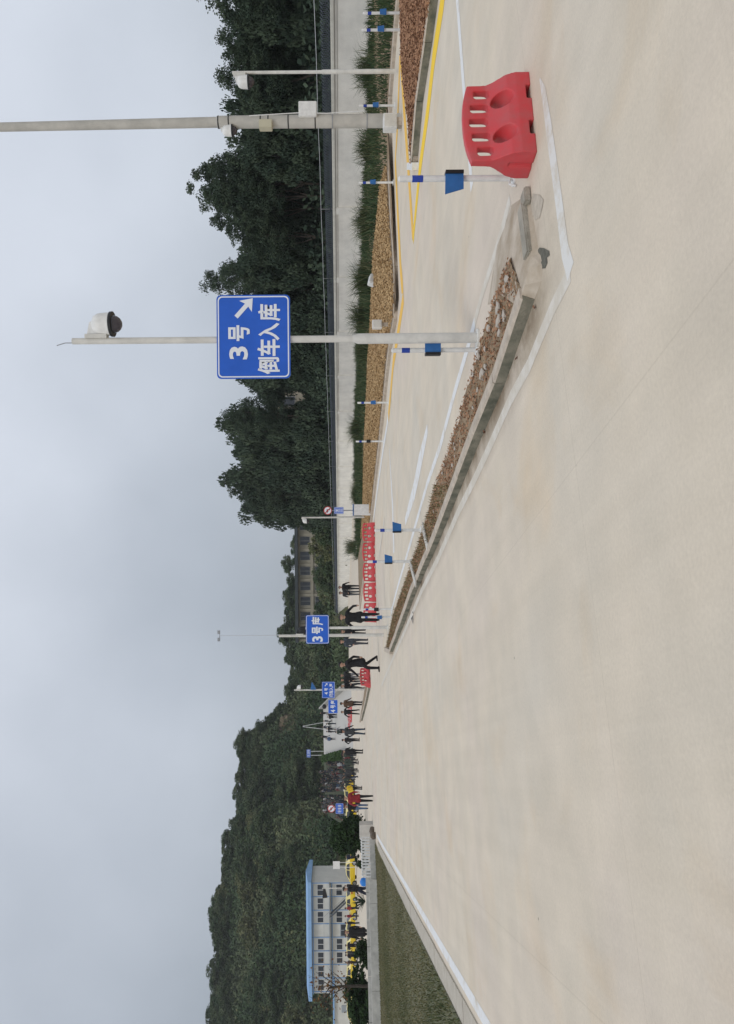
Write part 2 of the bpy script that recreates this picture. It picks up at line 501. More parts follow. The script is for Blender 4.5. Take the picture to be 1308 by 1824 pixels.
# ------------------------------------------------------------------ kerbs, island, verges
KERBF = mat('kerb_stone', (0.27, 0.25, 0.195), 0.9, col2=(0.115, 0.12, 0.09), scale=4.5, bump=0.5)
def resample(pts, step):
    out = [pts[0]]
    acc = 0.0
    for i in range(len(pts) - 1):
        a, b = pts[i], pts[i + 1]
        L = (b - a).length; t = step - acc
        while t <= L:
            out.append(a.lerp(b, t / L)); t += step
        acc = (acc + L) % step
    if (out[-1] - pts[-1]).length > 0.1: out.append(pts[-1])
    return out
def kerb_row(parent, line, step, w, h, side, top=KERB, face=KERBF):
    """kerb stones along a ground line; the stone lies to 'side' (+1 left of travel)"""
    pts = resample(line, step)
    for i in range(len(pts) - 1):
        a, b = pts[i], pts[i + 1]
        d = (b - a); L = d.length; d.normalize()
        n = Vector((-d.y, d.x, 0)) * side
        a2, b2 = a + d * 0.006, b - d * 0.006
        hh = h + random.uniform(-0.006, 0.006); ww = w
        j = n * random.uniform(-0.006, 0.006)
        zb = min(gz(a.x, a.y), gz(b.x, b.y)) - 0.05
        q = [a2 + j, b2 + j, b2 + n * ww + j, a2 + n * ww + j]
        c = [a2 + j + n * 0.02, b2 + j + n * 0.02, b2 + n * ww + j, a2 + n * ww + j]
        za, zc = gz(a.x, a.y) + hh, gz(b.x, b.y) + hh
        zs = [za, zc, zc, za]
        vs = [(p.x, p.y, zb) for p in q] + [(p.x, p.y, z - 0.02) for p, z in zip(q, zs)] + [(p.x, p.y, z) for p, z in zip(c, zs)]
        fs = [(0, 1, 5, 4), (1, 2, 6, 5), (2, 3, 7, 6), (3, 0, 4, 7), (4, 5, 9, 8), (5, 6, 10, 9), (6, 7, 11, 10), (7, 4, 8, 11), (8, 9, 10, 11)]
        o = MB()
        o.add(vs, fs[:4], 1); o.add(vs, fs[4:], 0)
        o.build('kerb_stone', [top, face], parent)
def sheet(name, pts3, m, label, subdiv=0, bump=0.0, parent=None, kind='structure'):
    bm = bmesh.new()
    f = bm.faces.new([bm.verts.new(p) for p in pts3])
    bmesh.ops.triangulate(bm, faces=bm.faces[:])
    for _ in range(subdiv): bmesh.ops.subdivide_edges(bm, edges=bm.edges[:], cuts=1, use_grid_fill=True)
    if bump:
        for v in bm.verts: v.co.z += random.uniform(-bump, bump)
    bmesh.ops.recalc_face_normals(bm, faces=bm.faces)
    if sum(fc.normal.z for fc in bm.faces) < 0: bmesh.ops.reverse_faces(bm, faces=bm.faces)
    me = bpy.data.meshes.new(name); bm.to_mesh(me); bm.free()
    me.materials.append(m)
    o = link(name, me, parent)
    return tag(o, label, kind=kind) if parent is None else o

isl_out = [P(*p) for p in [(953, 532), (943, 566), (933, 594), (913, 655), (875, 737), (852, 795), (816.5, 881), (781, 969), (741, 1057), (723, 1105), (700.5, 1161)]]
isl_in = [P(*p, 0.09) for p in [(907, 458), (875, 548), (852, 623), (823, 725), (799.5, 798), (776, 863), (758.5, 931), (728, 1020), (700.5, 1098), (689, 1153)]]
island = thing('traffic_island', P(852, 640), 'long narrow raised island with mossy kerb and brown soil under the sign poles', 'traffic island')
def inv(o, p): return Vector(p) - Vector(o.location)
def child_local(parent, fn):
    """build children in world coordinates, then bring them under the parent"""
    before = set(bpy.data.objects)
    fn()
    off = Matrix.Translation(-Vector(parent.location))
    for o in set(bpy.data.objects) - before:
        if o.parent is parent and o.type == 'MESH': o.data.transform(off)
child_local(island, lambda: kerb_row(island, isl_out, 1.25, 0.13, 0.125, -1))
def isl():
    # inner edging, flush concrete
    kerb_row(island, isl_in[1:], 1.6, 0.10, 0.06, 1, KERB, KERB)
    # soil bed
    top = [(p.x, p.y, gz(p.x, p.y) + 0.085) for p in isl_in]
    out = []
    for i, p in enumerate(isl_out):
        d = isl_out[min(i + 1, len(isl_out) - 1)] - isl_out[max(i - 1, 0)]
        n = Vector((d.y, -d.x, 0)).normalized() * 0.12
        out.append((p.x + n.x, p.y + n.y, gz(p.x, p.y) + 0.10))
    sheet('soil', top + out[::-1], SOIL, '', 3, 0.02, island)
    # weathered concrete nose sloping to the yard
    nose = [P(953, 532, 0), P(966, 500), P(969, 476), P(962, 455), P(945, 352), P(932, 345), P(908, 362), P(884, 425), P(866, 545)]
    inner = [P(921.6, 545, .12), P(935, 508, .10), P(943, 475, .07), P(946, 455, .05), P(938, 365, .03), P(928, 362, .02), P(912, 372, .015), P(905, 455, .06), P(885, 520, .085)]
    vs = [(p.x, p.y, gz(p.x, p.y) - 0.01) for p in nose] + [tuple(p) for p in inner]
    n = len(nose)
    fs = [(i, (i + 1) % n, (i + 1) % n + n, i + n) for i in range(n)] + [tuple(range(n, 2 * n))]
    NOSE = mat('nose_concrete', (0.57, 0.50, 0.41), 0.9, col2=(0.36, 0.29, 0.21), scale=2.6, bump=0.4)
    MB().add(vs, fs).build('nose_apron', NOSE, island)
    # end stone at the far tip
    a, b = P(700.5, 1161), P(690, 1156)
    MB().box(((a.x + b.x) / 2, (a.y + b.y) / 2, gz(a.x, a.y) + 0.055), ((b - a).length, 0.14, 0.13), math.atan2(b.y - a.y, b.x - a.x)).build('kerb_stone', KERB, island)
child_local(island, isl)
# loose kerb block lying at the nose
a, b = P(957, 452), P(944, 362)
blk = link('kerb_block', bevel_box(((b - a).length, 0.13, 0.085), 0.012, 'kerb_block', mat('old_concrete', (0.40, 0.37, 0.31), 0.9, col2=(0.27, 0.25, 0.205), scale=6, bump=0.5)))
blk.location = ((a.x + b.x) / 2, (a.y + b.y) / 2 + 0.07, 0.038); blk.rotation_euler = (0.05, 0.01, math.atan2(b.y - a.y, b.x - a.x))
tag(blk, 'loose old concrete kerb block lying at the near nose of the island', 'kerb block')
a, b = P(948, 357), P(945, 340)
blk = link('kerb_block', bevel_box((0.16, 0.15, 0.06), 0.012, 'kerb_block', MATS['old_concrete']))
blk.location = ((a.x + b.x) / 2, (a.y + b.y) / 2 + 0.07, 0.028); blk.rotation_euler = (0, 0.03, 0.3)
tag(blk, 'short broken concrete lump at the tip of the island nose', 'kerb block')

# right verge along the wall
RW = 28.0                                             # the boundary wall stands this far right of the eye line
kl_px = [(720, -60), (714, 0), (705, 90), (699, 172), (697.5, 260), (698.5, 320), (703, 400), (707, 450), (711, 510), (712, 535), (708, 570), (702, 600), (695, 640), (689, 700), (683, 760), (671, 860), (663.5, 930)]
kl = [P(*p) for p in kl_px]
r_end = to_rs(kl[-1].x, kl[-1].y)
kl.append(G(*rs(r_end[0] + 0.3, r_end[1] + 22)))
verge = thing('verge', P(700, 500), 'long planted verge with concrete kerb between yard and boundary wall', 'verge')
child_local(verge, lambda: kerb_row(verge, kl, 2.0, 0.16, 0.11, -1, KERB, KERB))
def vg():
    top = []
    for i, p in enumerate(kl):
        d = kl[min(i + 1, len(kl) - 1)] - kl[max(i - 1, 0)]
        n = Vector((d.y, -d.x, 0)).normalized() * 0.14
        top.append(Vector((p.x + n.x, p.y + n.y, gz(p.x, p.y) + 0.09)))
    back = [Vector((*rs(RW + 0.05, to_rs(p.x, p.y)[1]), 0.16)) for p in top]
    vs, fs = [], []
    K = 5
    for t, b in zip(top, back):
        for k in range(K + 1):
            q = t.lerp(b, k / K); vs.append((q.x, q.y, q.z + (random.uniform(-.03, .03) if 0 < k < K else 0)))
    for i in range(len(top) - 1):
        for k in range(K):
            fs.append((i * (K + 1) + k, i * (K + 1) + k + 1, (i + 1) * (K + 1) + k + 1, (i + 1) * (K + 1) + k))
    MB().add(vs, fs).build('soil', SOIL, verge)
child_local(verge, vg)

# short planting bed between the yellow lines
bed_near = [P(*p) for p in [(790, -70), (783, -5), (766, 105), (751, 200), (744, 292)]]
bed_far = [P(*p, 0.1) for p in [(722, -70), (716, 0), (718, 100), (722, 150), (731, 215), (736, 290)]]
bed = thing('planting_bed', P(745, 200), 'short wedge shaped leaf strewn bed behind the bold yellow line', 'planting bed')
child_local(bed, lambda: kerb_row(bed, bed_near, 1.4, 0.13, 0.15, -1))
def bd():
    out = []
    for i, p in enumerate(bed_near):
        d = bed_near[min(i + 1, len(bed_near) - 1)] - bed_near[max(i - 1, 0)]
        n = Vector((d.y, -d.x, 0)).normalized() * 0.11
        out.append((p.x + n.x, p.y + n.y, 0.12))
    sheet('soil', [tuple(p) for p in bed_far] + out[::-1], SOIL, '', 2, 0.012, bed)
    kerb_row(bed, [Vector((p.x, p.y, 0)) for p in bed_far], 1.4, 0.10, 0.10, 1, KERB, KERB)
    a, b = P(746, 296), P(736, 296)
    MB().box(((a.x + b.x) / 2, (a.y + b.y) / 2, 0.06), ((b - a).length, 0.14, 0.15), math.atan2(b.y - a.y, b.x - a.x)).build('end_stone', WHITE, bed)
child_local(bed, bd)

# leaf litter: dry brown leaves lying on the beds
LITTER = leafmat('dry_leaves', [(0.17, 0.085, 0.055), (0.36, 0.21, 0.125), (0.52, 0.37, 0.22), (0.42, 0.24, 0.15)], 0.9)
LITTER2 = leafmat('straw_leaves', [(0.34, 0.22, 0.11), (0.52, 0.37, 0.20), (0.62, 0.49, 0.30), (0.44, 0.29, 0.15)], 0.9)
def scatter_poly(poly, n, zf, rg=rng):
    P2 = np.array([(p[0], p[1]) for p in poly]); lo, hi = P2.min(0), P2.max(0)
    out = []
    while sum(len(o) for o in out) < n:
        q = rg.uniform(lo, hi, size=(n * 2, 2))
        ins = np.zeros(len(q), bool); j = len(P2) - 1
        for i in range(len(P2)):
            xi, yi, xj, yj = *P2[i], *P2[j]
            c = ((yi > q[:, 1]) != (yj > q[:, 1])) & (q[:, 0] < (xj - xi) * (q[:, 1] - yi) / (yj - yi + 1e-12) + xi)
            ins ^= c; j = i
        out.append(q[ins])
    q = np.concatenate(out)[:n]
    return np.column_stack([q, [zf(a, b) for a, b in q]])
def litter(name, poly, n, zf, size, m, label, thick=0.05):
    C = scatter_poly(poly, n, zf)
    C[:, 2] += rng.uniform(0, thick, n)
    V, Fq = leaf_quads(C, rng.uniform(0.6, 1.3, n) * size, 2.0, flat=0.6)
    return tag(link(name, raw_mesh(name, V, Fq, m, tint=rng.uniform(0, 1, n))), label, 'leaf litter', kind='stuff')
isl_out_in = []
for i, p in enumerate(isl_out):
    d = isl_out[min(i + 1, len(isl_out) - 1)] - isl_out[max(i - 1, 0)]
    n_ = Vector((d.y, -d.x, 0)).normalized() * 0.15
    isl_out_in.append((p.x + n_.x, p.y + n_.y))
isl_poly = [(p.x, p.y) for p in isl_in] + isl_out_in[::-1]
litter('leaf_litter', isl_poly, 9000, lambda x, y: gz(x, y) + 0.09, 0.02, LITTER, 'brown dry leaves lying on the island soil', 0.03)
litter('leaf_litter', [(p.x, p.y) for p in bed_far] + [(p.x + 0.05, p.y + 0.1) for p in bed_near[::-1]], 16000, lambda x, y: 0.125, 0.04, LITTER, 'reddish brown dead leaves covering the short bed', 0.04)
lit_px = [(690, 292), (680, 330), (673, 400), (667, 450), (664, 520), (661, 580), (657, 650), (654, 720), (650, 800), (648, 900), (644, 960)]
lit_far = [P(*p, 0.12) for p in lit_px]
lit_near = [Vector((p.x, p.y, 0)) for p in kl[5:-1]]
def verge_z(x, y):
    return 0.135
litter('leaf_litter', [(p.x, p.y) for p in lit_far] + [(p.x, p.y + 0.12) for p in lit_near[::-1]], 60000, verge_z, 0.045, LITTER2, 'straw coloured dry leaves along the front of the verge', 0.07)

# weeds growing on the island
def blades(C, h, w, lean, tint, m, name, seg=2):
    """grass blades: bent tapering strips"""
    n = len(C)
    az = rng.uniform(0, 2 * np.pi, n); fa = rng.uniform(0, 2 * np.pi, n)
    d = np.column_stack([np.cos(az), np.sin(az), np.zeros(n)]); wv = np.column_stack([np.cos(fa), np.sin(fa), np.zeros(n)])
    ln = rng.uniform(0.1, 1, n)[:, None] * lean
    hh = h[:, None]; ww = (w * np.ones(n))[:, None]
    up = np.array([0, 0, 1.0])
    p0 = C; p1 = C + up * hh * 0.6 + d * hh * ln * 0.35; p2 = C + up * hh * (1 - 0.25 * ln) + d * hh * ln
    V = np.stack([p0 - wv * ww / 2, p0 + wv * ww / 2, p1 + wv * ww * .4, p1 - wv * ww * .4, p2 + wv * ww * .06, p2 - wv * ww * .06], 1).reshape(-1, 3)
    b = np.arange(n)[:, None] * 6
    Fq = np.concatenate([b + np.array([0, 1, 2, 3]), b + np.array([3, 2, 4, 5])])
    return link(name, raw_mesh(name, V, Fq, m, tint=np.concatenate([tint, tint])))
GRASSG = leafmat('verge_grass_leaf', [(0.03, 0.055, 0.03), (0.055, 0.088, 0.04), (0.085, 0.12, 0.06), (0.19, 0.18, 0.10)], 0.7)
WEED = leafmat('weed_leaf', [(0.10, 0.11, 0.05), (0.20, 0.17, 0.09), (0.32, 0.25, 0.15)], 0.8)
far_poly = [(p.x, p.y) for p in isl_in[5:]] + [q for q in isl_out_in[6:]][::-1]
C = scatter_poly(far_poly, 2600, lambda x, y: gz(x, y) + 0.09)
tag(blades(C, rng.uniform(0.02, 0.10, 2600), 0.012, 0.9, rng.uniform(0, 1, 2600), WEED, 'weeds'), 'low dry weeds on the far half of the island', 'weeds', kind='stuff')

# dark grass and reeds in front of the wall
def grass_band():
    far = [(*rs(RW - 0.1, to_rs(p.x, p.y)[1]),) for p in kl]
    near0 = [(p.x + 0.1, p.y + 0.25) for p in kl[:5]]
    near1 = [(p.x, p.y) for p in lit_far]
    lr = to_rs(kl[-1].x, kl[-1].y)
    near = near0 + near1 + [rs(lr[0] + 4.0, lr[1])]
    farp = [rs(RW - 0.12, to_rs(*q)[1]) for q in near]
    return near + farp[::-1]
gp = grass_band()
n = 60000
C = scatter_poly(gp, n, lambda x, y: 0.11)
s_v = -C[:, 0] * SA + C[:, 1] * CA
k_v = 0.5 + 0.28 * np.sin(s_v * 0.9 + 1.3) + 0.25 * np.sin(s_v * 2.3) + 0.15 * np.sin(s_v * 5.1)
C = C[rng.uniform(0, 1, n) < np.clip(0.25 + 0.8 * k_v, 0.15, 1)]; n = len(C)
rr = C[:, 0] * CA + C[:, 1] * SA; ss = -C[:, 0] * SA + C[:, 1] * CA
cl = 0.5 + 0.28 * np.sin(ss * 0.9 + 1.3) + 0.25 * np.sin(ss * 2.3) + 0.2 * np.sin(ss * 0.31 + rr)
hgt = np.clip(0.07 + 0.30 * np.clip(cl, 0, 1.2) ** 1.6 + rng.normal(0, 0.09, n), 0.06, 0.9)
tn = np.clip(rng.normal(0.3, 0.2, n) + (rng.uniform(0, 1, n) < 0.05) * 0.6, 0, 1)
tag(blades(C, hgt, 0.03, 0.8, tn, GRASSG, 'grass'), 'dark green unmown grass in front of the boundary wall', 'grass', kind='stuff')
# reed clumps standing out of it
reed_lab = ['tall feathery reed clump beside the loose white block', 'reed clump just left of the centre sign pole foot', 'reed clump under the second wall panel from the floodlight pole',
            'bushy reed clump right of the utility box on the post', 'reed clump left of the black boxed marker pole', 'small reed clump near the white concrete plinth',
            'reed clump behind the long row of red barriers', 'leaning reed clump behind the thin camera pole', 'reed clump beside the big floodlight pole']
for i, (px, py, hh) in enumerate([(664, 497, 1.15), (656, 622, 0.8), (664, 395, 1.0), (660, 565, 1.2), (646, 765, 1.15), (640, 880, 0.8), (634, 975, 1.2), (668, 128, 0.95), (668, 265, 0.9)]):
    b0 = P(px, py, 0.1)
    n = 420
    C = np.column_stack([rng.normal(0, 0.28, n), rng.normal(0, 0.28, n), np.zeros(n)])
    o = blades(C, rng.uniform(0.4, 1.0, n) * hh * 1.15, 0.024, 1.0, np.clip(rng.normal(0.45, 0.2, n), 0, 1), GRASSG, 'reed_clump')
    o.location = (b0.x, b0.y, 0.1)
    tag(o, reed_lab[i], 'reeds', 'reed clumps before the wall')

# ------------------------------------------------------------------ boundary wall with coil and wire
HW = 1.80
PITCH = 5.75
S0, NP = 8.0, 28
wx0, wy0 = rs(RW, S0)
wall = thing('boundary_wall', (wx0, wy0, 0), 'long pale rendered boundary wall with piers, recessed panels and coping', 'wall', rz=math.pi / 2 + A)
# local x runs along the road away from the eye, local +y points to the yard
pan = MB().box((PITCH / 2, -0.10, HW / 2 - 0.05), (PITCH - 0.5, 0.16, HW - 0.1)).mesh('panel', WALLM)
rim = MB().box((PITCH / 2, -0.06, HW - 0.17), (PITCH - 0.5, 0.16, 0.10)).mesh('panel_rim', WALLM)
pie = MB().box((0, -0.08, HW / 2 - 0.06), (0.5, 0.26, HW - 0.12)).mesh('pier', WALLM)
cop = MB().box((PITCH / 2, -0.09, HW - 0.06), (PITCH - 0.006, 0.34, 0.10)).box((PITCH / 2, -0.09, HW - 0.005 + 0.015), (PITCH - 0.006, 0.26, 0.04)).mesh('coping', mat('coping', (0.62, 0.61, 0.55), 0.9, var=0.15, scale=2, bump=0.2))
for i in range(NP):
    for nm, me in (('panel', pan), ('panel_rim', rim), ('pier', pie), ('coping', cop)):
        o = link(nm, me, wall); o.location = (i * PITCH, 0, 0)
# coil of dark wire on the coping
coil = thing('wire_coil', (wx0, wy0, HW + 0.03), 'dark coiled security wire running along the top of the boundary wall', 'security wire', rz=math.pi / 2 + A)
pts = []
turns = int(PITCH / 0.16)
for k in range(turns * 9 + 1):
    t = 2 * math.pi * k / 9
    pts.append((k / 9 * 0.16, -0.10 + 0.17 * math.cos(t), 0.18 + 0.17 * math.sin(t)))
cm = MB().tube(pts, 0.014, 4).mesh('coil_run', WIRE)
pst = MB().tube([(0, -0.1, -0.05), (0, -0.1, 0.62)], 0.018, 6).mesh('post', STEEL)
lw = MB()
for zz, yy in ((0.62, -0.1),): lw.tube([(0, yy, zz), (PITCH * 0.5, yy, zz - 0.02), (PITCH, yy, zz)], 0.012, 4)
lwm = lw.mesh('strand', mat('strand', (0.6, 0.62, 0.64), 0.5))
for i in range(NP):
    for nm, me in (('coil_run', cm), ('post', pst), ('strand', lwm)):
        o = link(nm, me, coil); o.location = (i * PITCH, 0, 0)
    o = link('coil_run', cm, coil); o.location = (i * PITCH + 0.05, 0.04, 0.05)

# ------------------------------------------------------------------ poles and signs
def glyphs(items, depth=0.004, bold=0.022):
    """letters fitted into boxes: (char, cx, cz, w, h); returns an MB in the x,z plane facing -y"""
    mb = MB()
    for ch, cx, cz, w, h in items:
        cu = bpy.data.curves.new('glyph', 'FONT'); cu.body = ch; cu.size = 1.0; cu.offset = bold; cu.extrude = 0.0; cu.resolution_u = 3
        ob = bpy.data.objects.new('glyph', cu); COL.objects.link(ob)
        dg = bpy.context.evaluated_depsgraph_get()
        me = bpy.data.meshes.new_from_object(ob.evaluated_get(dg))
        co = np.array([v.co[:] for v in me.vertices]); lo, hi = co.min(0), co.max(0)
        sx, sz = w / (hi[0] - lo[0]), h / (hi[1] - lo[1])
        vs = [((c[0] - (lo[0] + hi[0]) / 2) * sx + cx, -depth, (c[1] - (lo[1] + hi[1]) / 2) * sz + cz) for c in co]
        mb.add(vs, [tuple(p.vertices) for p in me.polygons])
        bpy.data.objects.remove(ob); bpy.data.curves.remove(cu); bpy.data.meshes.remove(me)
    return mb
def round_rect(w, h, r, n=4):
    out = []
    for cx, cz, a0 in ((w / 2 - r, h / 2 - r, 0), (-w / 2 + r, h / 2 - r, 90), (-w / 2 + r, -h / 2 + r, 180), (w / 2 - r, -h / 2 + r, 270)):
        for k in range(n + 1):
            a = R(a0 + 90 * k / n); out.append((cx + r * math.cos(a), cz + r * math.sin(a)))
    return out
def frame_mb(w, h, r, t, y0, y1):
    o, i = round_rect(w, h, r), round_rect(w - 2 * t, h - 2 * t, max(0.004, r - t * 0.6))
    n = len(o); mb = MB()
    vs = [(x, y0, z) for x, z in o] + [(x, y0, z) for x, z in i] + [(x, y1, z) for x, z in o] + [(x, y1, z) for x, z in i]
    fs = []
    for k in range(n):
        j = (k + 1) % n
        fs += [(k, j, n + j, n + k), (2 * n + k, 3 * n + k, 3 * n + j, 2 * n + j), (k, 2 * n + k, 2 * n + j, j), (n + k, n + j, 3 * n + j, 3 * n + k)]
    return mb.add(vs, fs)
def sign_plate(parent, loc, w, h, items, arrow=None, bold=0.022, r=0.05, rz=0.0, bars=()):
    pl = MB().prism(round_rect(w, h, r), 0, 0.012).build('sign_plate', BLUE, parent)
    pl.location = loc; pl.rotation_euler = (0, 0, rz)
    fr = frame_mb(w - 0.03, h - 0.03, r, 0.014, -0.003, 0.002).build('border', LETTER, pl)
    g = glyphs(items, bold=bold)
    if arrow: g.add([(x, -0.004, z) for x, z in arrow], [tuple(range(len(arrow)))])
    for bx_, bz_, bw_, bh_ in bars:                       # strokes of lettering too small to read in the photograph
        g.add([(bx_ - bw_ / 2, -0.004, bz_ - bh_ / 2), (bx_ + bw_ / 2, -0.004, bz_ - bh_ / 2), (bx_ + bw_ / 2, -0.004, bz_ + bh_ / 2), (bx_ - bw_ / 2, -0.004, bz_ + bh_ / 2)], [(0, 1, 2, 3)])
    g.build('lettering', LETTER, pl)
    return pl
def arrow_poly(cx, cz, L, ang, t=0.05, hw=0.11, hl=0.11):
    pts = [(-L / 2, -t / 2), (L / 2 - hl, -t / 2), (L / 2 - hl - .02, -hw), (L / 2, 0), (L / 2 - hl - .02, hw), (L / 2 - hl, t / 2), (-L / 2, t / 2)]
    c, s = math.cos(ang), math.sin(ang)
    return [(cx + x * c - z * s, cz + x * s + z * c) for x, z in pts]
def dome_camera(parent, z, side=1, sc=1.0, housing=WHITE):
    """dome camera on a short arm at height z; side = +1 arm to the right"""
    a = MB().box((side * 0.05 * sc, 0, z - 0.03), (0.05 * sc, 0.10 * sc, 0.26 * sc)).build('bracket', POLE, parent)
    MB().prism([(side * 0.07 * sc, z + 0.08 * sc), (side * 0.22 * sc, z + 0.05 * sc), (side * 0.24 * sc, z + 0.0), (side * 0.07 * sc, z - 0.10 * sc)], -0.03 * sc, 0.03 * sc).build('arm', housing, a)
    cx = side * 0.20 * sc
    c = MB().lathe([(0.05 * sc, 0.02 * sc), (0.10 * sc, -0.005 * sc), (0.125 * sc, -0.05 * sc), (0.132 * sc, -0.10 * sc), (0.138 * sc, -0.20 * sc), (0.10 * sc, -0.205 * sc)][::-1], (cx, 0, z), 20).build('camera_housing', housing, parent, True)
    MB().lathe([(0.10 * sc, -0.235 * sc), (0.15 * sc, -0.23 * sc), (0.148 * sc, -0.20 * sc), (0.10 * sc, -0.195 * sc)], (cx, 0, z), 20).build('rim', BLACK, c, True)
    prof = [(0.105 * sc * math.cos(R(t)), -0.23 * sc - 0.105 * sc * math.sin(R(t))) for t in (88, 70, 50, 30, 10, 0)]
    MB().lathe(prof, (cx, 0, z), 20).build('dome', mat('smoked_dome', (0.05, 0.045, 0.06), 0.12, spec=0.6), c, True)

# centre sign pole: "3 hao, reverse into bay"
p0 = P(852, 601.5)
mpx = p0.y / F
sp = thing('sign_pole', p0, 'tall white pole with large blue sign and dome camera standing on the island', 'sign pole')
MB().tube([(0, 0, -0.02), (0, 0, 1.44), (0, 0, 1.50)], [0.062, 0.062, 0.042], 20).build('lower_pole', POLE, sp, True)
MB().tube([(0, 0, 1.48), (0, 0, 4.86)], [0.042, 0.038], 16).build('upper_pole', POLE, sp, True)
MB().lathe([(0.11, 0.0), (0.11, 0.02), (0.07, 0.025)], n=16).build('base_plate', POLE, sp)
mm = mpx
def it(ch, yt, xt, w, h): return (ch, (598.5 - yt) * mm, (452.5 - xt) * mm, w * mm, h * mm)
sign_plate(sp, ((601.5 - 598.5) * mm, -0.06, H - (452.5 - 599) * mm), 148 * mm, 130 * mm,
           [it('3', 627, 426, 23, 33), it('号', 592, 427, 28, 38), it('倒', 650, 479, 30, 39), it('车', 618, 479, 30, 40), it('入', 590, 480, 31, 38), it('库', 556, 481, 30, 40)],
           arrow_poly((598.5 - 547) * mm, (452.5 - 437) * mm, 0.30, R(-42), 0.052, 0.10, 0.11), bold=0.026)
br = MB()
for zz in (2.45, 2.98): br.box((0, -0.03, zz), (0.16, 0.05, 0.04)).lathe([(0.052, -0.018), (0.052, 0.018)], (0, 0, zz), 14)
br.build('clamp', STEEL, sp)
dome_camera(sp, 4.60, 1, 1.0)
MB().tube([(-0.02, 0, 4.86), (-0.02, 0, 4.95), (-0.05, 0, 5.05)], 0.006, 5).build('cable_end', STEEL, sp)

# second sign: "3 hao ku"
p0 = P(691.5, 1117.5); mm = p0.y / F
s2 = thing('sign_post', p0, 'white post with blue sign reading bay three at the far end of the island', 'sign post')
zc = H + (604.5 - 566.5) * mm
MB().tube([(0, 0, 0), (0, 0, 1.25), (0, 0, 1.28), (0, 0, zc + 0.42)], [0.06, 0.06, 0.045, 0.045], 12).build('pole', POLE, s2, True)
MB().lathe([(0.12, 0.0), (0.12, 0.02), (0.07, 0.025)], n=12).build('base_plate', POLE, s2)
sign_plate(s2, (-0.04, -0.06, zc), 51 * mm, 41 * mm, [('3', -17 * mm, 0, 10 * mm, 19 * mm), ('号', -1.5 * mm, 0, 13 * mm, 20 * mm), ('库', 15 * mm, 0, 14.5 * mm, 21 * mm)], bold=0.03)
p0 = P(684, 1131); mm = p0.y / F
s2b = thing('camera_pole', p0, 'white pole with black dome camera rising behind the bay three sign', 'camera pole')
MB().tube([(0, 0, 0), (0, 0, 1.4), (0, 0, H + (604 - 497) * mm)], [0.06, 0.06, 0.05], 10).build('pole', POLE, s2b, True)
dome_camera(s2b, H + (604 - 533) * mm, 1, 1.05, BLACK)

# third sign: "4 hao, reverse into bay"
p0 = P(652, 1228); mm = p0.y / F
s3 = thing('sign_post', p0, 'white pole with blue arrow sign and white camera beyond the walking man', 'sign post')
zc = H + (605 - 584.5) * mm
MB().tube([(0, 0, 0), (0, 0, 1.4), (0, 0, H + (605 - 523.5) * mm)], [0.06, 0.06, 0.045], 10).build('pole', POLE, s3, True)
u = mm
sign_plate(s3, (0, -0.06, zc), 29 * u, 23 * u, [('4', -6 * u, 4 * u, 4 * u, 6 * u), ('号', 1 * u, 4 * u, 5 * u, 6.5 * u), ('倒', -9.5 * u, -5 * u, 5.5 * u, 7.5 * u), ('车', -3.5 * u, -5 * u, 5.5 * u, 7.5 * u), ('入', 2 * u, -5 * u, 5.5 * u, 7.5 * u), ('库', 8.5 * u, -5 * u, 5.5 * u, 7.5 * u)],
           arrow_poly(9.5 * u, 4 * u, 7 * u, R(-40), 1.2 * u, 2.4 * u, 2.4 * u), bold=0.03)
dome_camera(s3, H + (605 - 530) * mm, 1, 1.0)
ob = MB().prism([(0, -.25), (0.42, -.02), (0.45, 0.05), (0.0, 0.12)], -0.12, 0.12).build('blue_hood', FLAG, s3)
ob.location = (0.04, 0, H + (605 - 556) * mm)

# fourth sign: "4 hao ku"
p0 = P(637, 1258); mm = p0.y / F
s4 = thing('sign_post', p0, 'short white post with blue sign reading bay four before the ramp', 'sign post')
zc = H + (605.5 - 592.5) * mm
MB().tube([(0, 0, 0), (0, 0, H + (605.5 - 579) * mm)], 0.05, 8).build('pole', POLE, s4, True)
u = mm
sign_plate(s4, (0, -0.06, zc), 24 * u, 17 * u, [('4', -8 * u, 0, 5 * u, 8 * u), ('号', 0, 0, 6 * u, 8.5 * u), ('库', 7.5 * u, 0, 6.5 * u, 8.5 * u)], bold=0.03)
MB().lathe([(0.05, 0.0), (0.2, 0.06), (0.24, 0.2), (0.2, 0.34), (0.05, 0.42)], (0, 0, H + (605.5 - 579) * mm - 0.1), 12).build('dome_camera', BLACK, s4, True)

